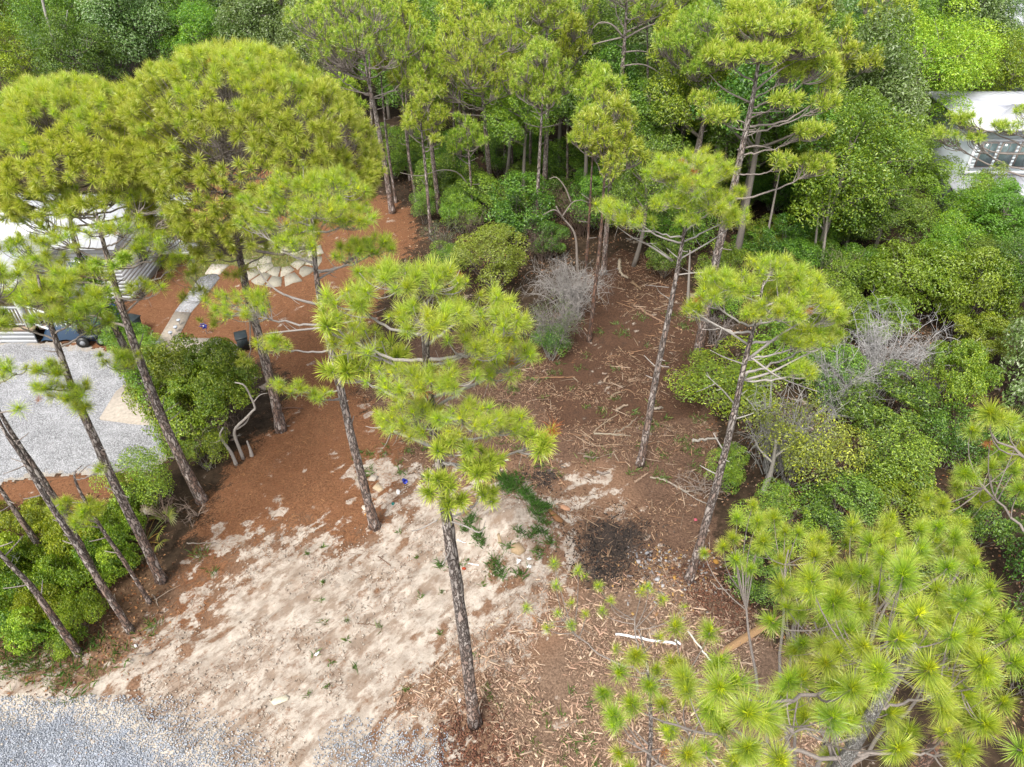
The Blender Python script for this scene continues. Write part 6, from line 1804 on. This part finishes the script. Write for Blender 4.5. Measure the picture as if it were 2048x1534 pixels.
plate('round_lid', 'pale round disc left of the leaning pine base', [(723, 1016), (725, 1012), (730, 1011), (733, 1015), (732, 1020), (727, 1021)], .02, (0.58, 0.50, 0.40), M_STONE, 'lid', .01)
plate('sandstone_slab', 'tan slab of crusted sand low on the mound', [(1022, 1085), (1038, 1082), (1051, 1102), (1038, 1112), (1022, 1104)], .09, (0.36, 0.26, 0.155), M_STONE, 'stone', -.06, (0, .25))
plate('sandstone_slab', 'smaller tan crust left of the larger slab on the mound', [(994, 1068), (999, 1064), (1004, 1083), (997, 1087)], .06, (0.36, 0.27, 0.17), M_STONE, 'stone', -.04, (0, .3))
plate('white_stone', 'bright white stone among litter by the leaning pine', [(793, 984), (797, 982), (801, 985), (798, 990), (793, 988)], .08, (0.72, 0.68, 0.64), M_STONE, 'stone', 0)
plate('white_scrap', 'white scrap on dark chips above the mound', [(1009, 921), (1014, 919), (1018, 922), (1012, 923)], .02, (0.78, 0.75, 0.70), M_PLASTIC, 'litter', .02)
plate('white_scrap', 'white scrap at the verge nearest the road', [(269, 1292), (273, 1290), (275, 1294), (271, 1296)], .03, (0.78, 0.76, 0.74), M_PLASTIC, 'litter', .02)
plate('white_scrap', 'crumpled white scrap on the sand below the tan sticks', [(628, 1310), (636, 1303), (640, 1306), (633, 1313)], .03, (0.74, 0.72, 0.70), M_PLASTIC, 'litter', .01, (.2, .2))
plate('white_scrap', 'white scrap at the foot of the stout forking pine', [(388, 962), (392, 959), (396, 962), (392, 966)], .04, (0.78, 0.78, 0.78), M_PLASTIC, 'litter', .02)
plate('white_scrap', 'white scrap left of the centre pine base', [(916, 1404), (920, 1398), (923, 1399), (919, 1407)], .02, (0.76, 0.74, 0.73), M_PLASTIC, 'litter', .02)
def lump(name, label, px, py, s, col, mat, cat, seed, sq=(1, 1, .6)):
    r = np.random.default_rng(seed)
    p = gpt(px, py, s * .25)
    n1, n2 = 7, 5
    V = [(0, 0, -sq[2])]
    for i in range(1, n2):
        th = math.pi * i / n2
        for j in range(n1):
            ph = 6.283 * j / n1
            V.append((sq[0] * math.sin(th) * math.cos(ph), sq[1] * math.sin(th) * math.sin(ph), -sq[2] * math.cos(th)))
    V.append((0, 0, sq[2]))
    V = A(V) * s * r.uniform(.72, 1.25, (len(V), 1))
    T = [(0, 1 + (j + 1) % n1, 1 + j) for j in range(n1)]
    Q = [(1 + i * n1 + j, 1 + i * n1 + (j + 1) % n1, 1 + (i + 1) * n1 + (j + 1) % n1, 1 + (i + 1) * n1 + j) for i in range(n2 - 2) for j in range(n1)]
    e = len(V) - 1
    T += [(e, 1 + (n2 - 2) * n1 + j, 1 + (n2 - 2) * n1 + (j + 1) % n1) for j in range(n1)]
    mb = MB()
    mb.add(V, T, Q, col)
    o = mb.obj(name, mat)
    o.location = p
    o.rotation_euler = (0, 0, r.uniform(0, 6))
    return tag(o, label, cat)
for i, (n_, l, x, y, s, c, q) in enumerate([
    ('ochre_stone', 'ochre chunk right of the silvery limbed pine base', 1432, 1124, .17, (0.42, 0.22, 0.05), (1, .8, .5)),
    ('ochre_stone', 'rusty ochre chunk above the larger one beside the silvery limbed pine', 1418, 1103, .15, (0.34, 0.15, 0.05), (1, .7, .5)),
    ('ochre_stone', 'yellow ochre chunk left of the silvery limbed pine base', 1349, 1156, .13, (0.46, 0.26, 0.07), (1, .7, .5)),
    ('ochre_stone', 'rusty ochre chunk in the ashes', 1346, 1137, .10, (0.36, 0.19, 0.07), (1, .8, .5)),
    ('ochre_stone', 'small ochre chip at the left of the ashes', 1320, 1135, .09, (0.40, 0.22, 0.07), (1.2, .5, .4)),
    ('burnt_wood', 'long grey ashen log end in the burnt patch', 1294, 1107, .16, (0.33, 0.33, 0.34), (1, .5, .4)),
    ('burnt_wood', 'grey ashen lump below the long ashen log end', 1302, 1121, .11, (0.36, 0.35, 0.36), (1.2, .5, .4)),
    ('ash_lump', 'whitish ash lump near the silvery limbed pine base', 1315, 1160, .13, (0.50, 0.49, 0.50), (1, .9, .5)),
    ('ash_lump', 'pale ash lump right of the silvery limbed pine base', 1408, 1114, .11, (0.52, 0.51, 0.51), (1.3, .5, .4)),
    ('ash_lump', 'pale ash lump among the chips below the burnt patch', 1325, 1172, .11, (0.54, 0.51, 0.50), (1, .8, .5)),
    ('ash_lump', 'pale ash lump at the upper left of the ashes', 1277, 1124, .13, (0.46, 0.43, 0.42), (1, 1, .4)),
    ('ash_lump', 'small pale ash lump between the ochre chunks', 1331, 1122, .08, (0.52, 0.5, 0.5), (1, .8, .5)),
    ('pink_flower', 'small pink scrap in the weeds beside the silvery limbed pine', 1391, 1040, .06, (0.55, 0.12, 0.16), (1, 1, .6)),
    ('red_scrap', 'rust red scrap against the centre pine trunk', 928, 1138, .07, (0.42, 0.07, 0.03), (1, .6, .8)),
    ('clay_lump', 'orange clay lump at the right end of the mound', 1130, 1017, .16, (0.50, 0.28, 0.17), (1.2, .7, .3)),
    ('teal_scrap', 'small teal scrap on the straw edge by the leaning pine', 786, 1008, .05, (0.02, 0.22, 0.20), (1, 1, .7)),
    ('amber_scrap', 'small amber scrap at the left of the leaning pine base', 732, 1029, .06, (0.5, 0.25, 0.08), (.6, 1, .5)),
]):
    lump(n_, l, x, y, s * (.62 if 'ash' in n_ or 'ochre' in n_ or 'burnt' in n_ else 1), tuple(k * .8 for k in c), M_STONE, n_.split('_')[1], 300 + i, q)
# blue cup
def lathe(mb, prof, sides=16, col=(1, 1, 1), c=(0, 0, 0)):
    V, Q = [], []
    for (r, z) in prof:
        for j in range(sides):
            a = 6.28318 * j / sides
            V.append((c[0] + r * math.cos(a), c[1] + r * math.sin(a), c[2] + z))
    for i in range(len(prof) - 1):
        for j in range(sides):
            Q.append((i * sides + j, i * sides + (j + 1) % sides, (i + 1) * sides + (j + 1) % sides, (i + 1) * sides + j))
    mb.add(V, None, Q, col)
p = gpt(807, 962)
mb = MB()
lathe(mb, [(.001, 0), (.055, 0), (.075, .16), (.08, .165), (.07, .16), (.05, .015), (.001, .015)], 14, (0.01, 0.035, 0.45))
o = mb.obj('plastic_cup', M_PLASTIC); o.location = p + A([0, 0, .06]); o.rotation_euler = (1.25, 0, .6)
tag(o, 'bright blue plastic cup lying at the edge of the sand', 'cup')
# pinwheel
p = gpt(414, 668)
o = thing('garden_pinwheel', 'deep blue garden pinwheel beside the concrete apron', 'pinwheel', p)
mb = MB(); tube(mb, A([(0, 0, -.1), (0, 0, .42)]), .012, 6, (.25, .25, .27)); mb.obj('pole', M_PLASTIC, o)
for k in range(6):
    a = k * 1.047
    mb = MB()
    d, e = A([math.cos(a), -.25, math.sin(a)]), A([math.cos(a + .8), -.1, math.sin(a + .8)])
    c_ = A([0, -.03, .45])
    mb.add([c_, c_ + d * .18, c_ + e * .12, c_ + A([0, -.02, 0]), c_ + d * .18 + A([0, -.012, 0]), c_ + e * .12 + A([0, -.012, 0])], [(0, 1, 2), (5, 4, 3)], [(0, 3, 4, 1), (1, 4, 5, 2), (2, 5, 3, 0)], (0.012, 0.03, 0.30))
    mb.obj('vane', M_PLASTIC, o)
mb = MB(); lathe(mb, [(.001, -.03), (.03, -.02), (.03, .02), (.001, .03)], 10, (.6, .6, .65), (0, -.06, .45)); mb.obj('hub', M_PLASTIC, o)
# solar path lights
for k, (x, y, lab) in enumerate([(361, 652, 'solar path light farthest up the garden path'), (355, 666, 'middle solar path light of the garden path'), (345, 677, 'solar path light nearest the concrete apron')]):
    p = gpt(x, y)
    o = thing('path_light', lab, 'garden light', p, 0, 'solar lights along the garden path')
    mb = MB(); lathe(mb, [(.012, -.1), (.012, .22)], 8, (.3, .3, .32)); mb.obj('stake', M_PLASTIC, o)
    mb = MB(); lathe(mb, [(.03, .22), (.055, .24), (.055, .30)], 12, (.62, .66, .72)); mb.obj('lamp_glass', M_PLASTIC, o)
    mb = MB(); lathe(mb, [(.055, .301), (.085, .305), (.075, .33), (.001, .345)], 12, (.45, .50, .58)); mb.obj('lamp_cap', M_PLASTIC, o)
# dark bins
def bin_(px, py, label, s, rz):
    p = gpt(px, py)
    o = thing('waste_bin', label, 'bin', p, rz)
    c = (.018, .028, .030)
    mb = MB()
    V = []
    for z, w_, d_ in ((0.06, .24, .26), (.85, .29, .34)):
        V += [(-w_, -d_, z), (w_, -d_, z), (w_, d_, z), (-w_, d_, z)]
    mb.add(A(V) * s, None, [(3, 2, 1, 0), (4, 5, 6, 7), (0, 1, 5, 4), (1, 2, 6, 5), (2, 3, 7, 6), (3, 0, 4, 7)], c)
    mb.obj('body', M_PLASTIC, o)
    mb = MB(); box(mb, (-.32 * s, -.38 * s, .852 * s), (.32 * s, .38 * s, .92 * s), c, None, .02); mb.obj('lid', M_PLASTIC, o)
    mb = MB(); tube(mb, A([(-.26, .42, .84), (.26, .42, .84)]) * s, .02 * s, 6, c); mb.obj('handle', M_PLASTIC, o)
    for sx in (-1, 1):
        mb = MB(); tube(mb, A([(sx * .25, .25, .10), (sx * .32, .25, .10)]) * s, .10 * s, 12, (.02, .02, .02)); mb.obj('wheel', M_PLASTIC, o)
bin_(489, 697, 'dark green wheeled bin beside the stout red bole', .75, .4)
bin_(272, 668, 'dark wheeled bin behind the stout forking trunk', .85, -.3)
# blue tarp heap
p = gpt(165, 662)
r = np.random.default_rng(9)
xs, ys = np.meshgrid(np.linspace(-1.3, 1.3, 27), np.linspace(-.8, .8, 17))
zz = np.clip(1 - (xs / 1.3) ** 4, 0, 1) * np.clip(1 - (ys / .8) ** 4, 0, 1) * .75 + (fbm(xs * 3 + 9, ys * 3, 4, 3) - .5) * .25 + .1
me = gridmesh('tarpaulin', xs, ys, zz, {}, M_PLASTIC)
a = me.color_attributes['tint']; a.data.foreach_set('color', np.tile(A([.015, .04, .08, 1]), len(a.data)).astype(np.float32))
o = link('tarpaulin', me); o.location = p
tag(o, 'crumpled blue tarpaulin heap under the pines by the cottage steps', 'tarpaulin')
# upright blue bin behind the bole
p = gpt(232, 650)
o = thing('blue_barrel', 'blue barrel between the two slanting trunks by the cottage corner', 'barrel', p)
mb = MB(); lathe(mb, [(.001, 0), (.27, 0), (.29, .2), (.30, .45), (.29, .7), (.27, .88)], 20, (.02, .10, .28)); mb.obj('body', M_PLASTIC, o)
mb = MB(); lathe(mb, [(.275, .881), (.275, .91), (.001, .92)], 20, (.02, .08, .22)); mb.obj('lid', M_PLASTIC, o)
# dark wheeled yard machine
p = gpt(192, 684)
o = thing('yard_machine', 'dark blue wheeled yard machine half hidden by needles near the steps', 'yard machine', p, .15)
o.scale = (.85, .85, .85)
DB = (.010, .016, .035)
mb = MB(); box(mb, (-.45, -.28, .28), (.35, .28, .55), DB, None, .06); mb.obj('body', M_PLASTIC, o)
mb = MB(); box(mb, (.0, -.22, .552), (.5, .22, .80), (.015, .016, .02), None, .06); mb.obj('hood', M_PLASTIC, o)
mb = MB(); box(mb, (-.5, -.2, .552), (-.12, .2, .66), (.02, .02, .022), None, .04); mb.obj('seat', M_PLASTIC, o)
mb = MB(); box(mb, (-.52, -.2, .66), (-.42, .2, .95), (.02, .02, .022), None, .03); mb.obj('backrest', M_PLASTIC, o)
mb = MB(); tube(mb, A([(.05, 0, .8), (-.08, 0, 1.0)]), .02, 6, (.05, .05, .05)); mb.obj('steering_column', M_PLASTIC, o)
for sx, sy, R in ((-.38, -.36, .27), (-.38, .36, .27), (.40, -.32, .20), (.40, .32, .20)):
    mb = MB(); tube(mb, A([(sx, sy - .07, R), (sx, sy + .07, R)]), R, 18, (.015, .015, .015)); wv_ = mb.obj('wheel', M_PLASTIC, o)
    mb = MB(); s_ = -1 if sy < 0 else 1
    tube(mb, A([(sx, sy + s_ * .065, R), (sx, sy + s_ * .085, R)]), R * .45, 14, (.25, .26, .28)); mb.obj('rim', M_PLASTIC, wv_)

# finer rubbish round the burnt patch, too small to count
r_ = np.random.default_rng(91)
def blob(spots, n):
    out = []
    for (x, y, s, f) in spots:
        out.append(gpt(x, y)[:2] + r_.normal(0, s, (int(n * f), 2)) * A([1.35, 1.0]))
    return np.concatenate(out)
chips('ash_flakes', blob([(1300, 1120, .35, 1), (1340, 1160, .35, 1), (1410, 1120, .35, .9), (1290, 1170, .4, .6), (1375, 1190, .4, .6)], 55), (.04, .16), (.02, .07), A([(.34, .32, .30), (.22, .20, .19), (.36, .20, .09), (.40, .24, .08), (.22, .2, .2)]), M_STONE, 'pale ash flakes and rusty scraps around the burnt patch', r_, .05)
chips('charcoal', blob([(1215, 1075, .45, 1.2), (1265, 1070, .4, .8), (1190, 1130, .35, 1), (1225, 1150, .3, .7), (1080, 955, .3, .6), (1250, 1110, .4, .5), (1170, 1090, .3, .4)], 300), (.03, .14), (.012, .04), A([(.02, .018, .017), (.045, .038, .034), (.07, .055, .045), (.13, .09, .065)]), M_CHIP, 'black charcoal bits of the burnt patch', r_, .05)

chips('fallen_twigs', scatter([Z['mulch'][1], Z['soil'][0]], 700, r_, .9), (.18, .75), (.010, .026), A([(.30, .21, .14), (.38, .28, .20), (.20, .13, .09), (.33, .19, .11)]), M_WOOD, 'loose twigs and split sticks strewn over the clearing', r_, .06, .12, .9)
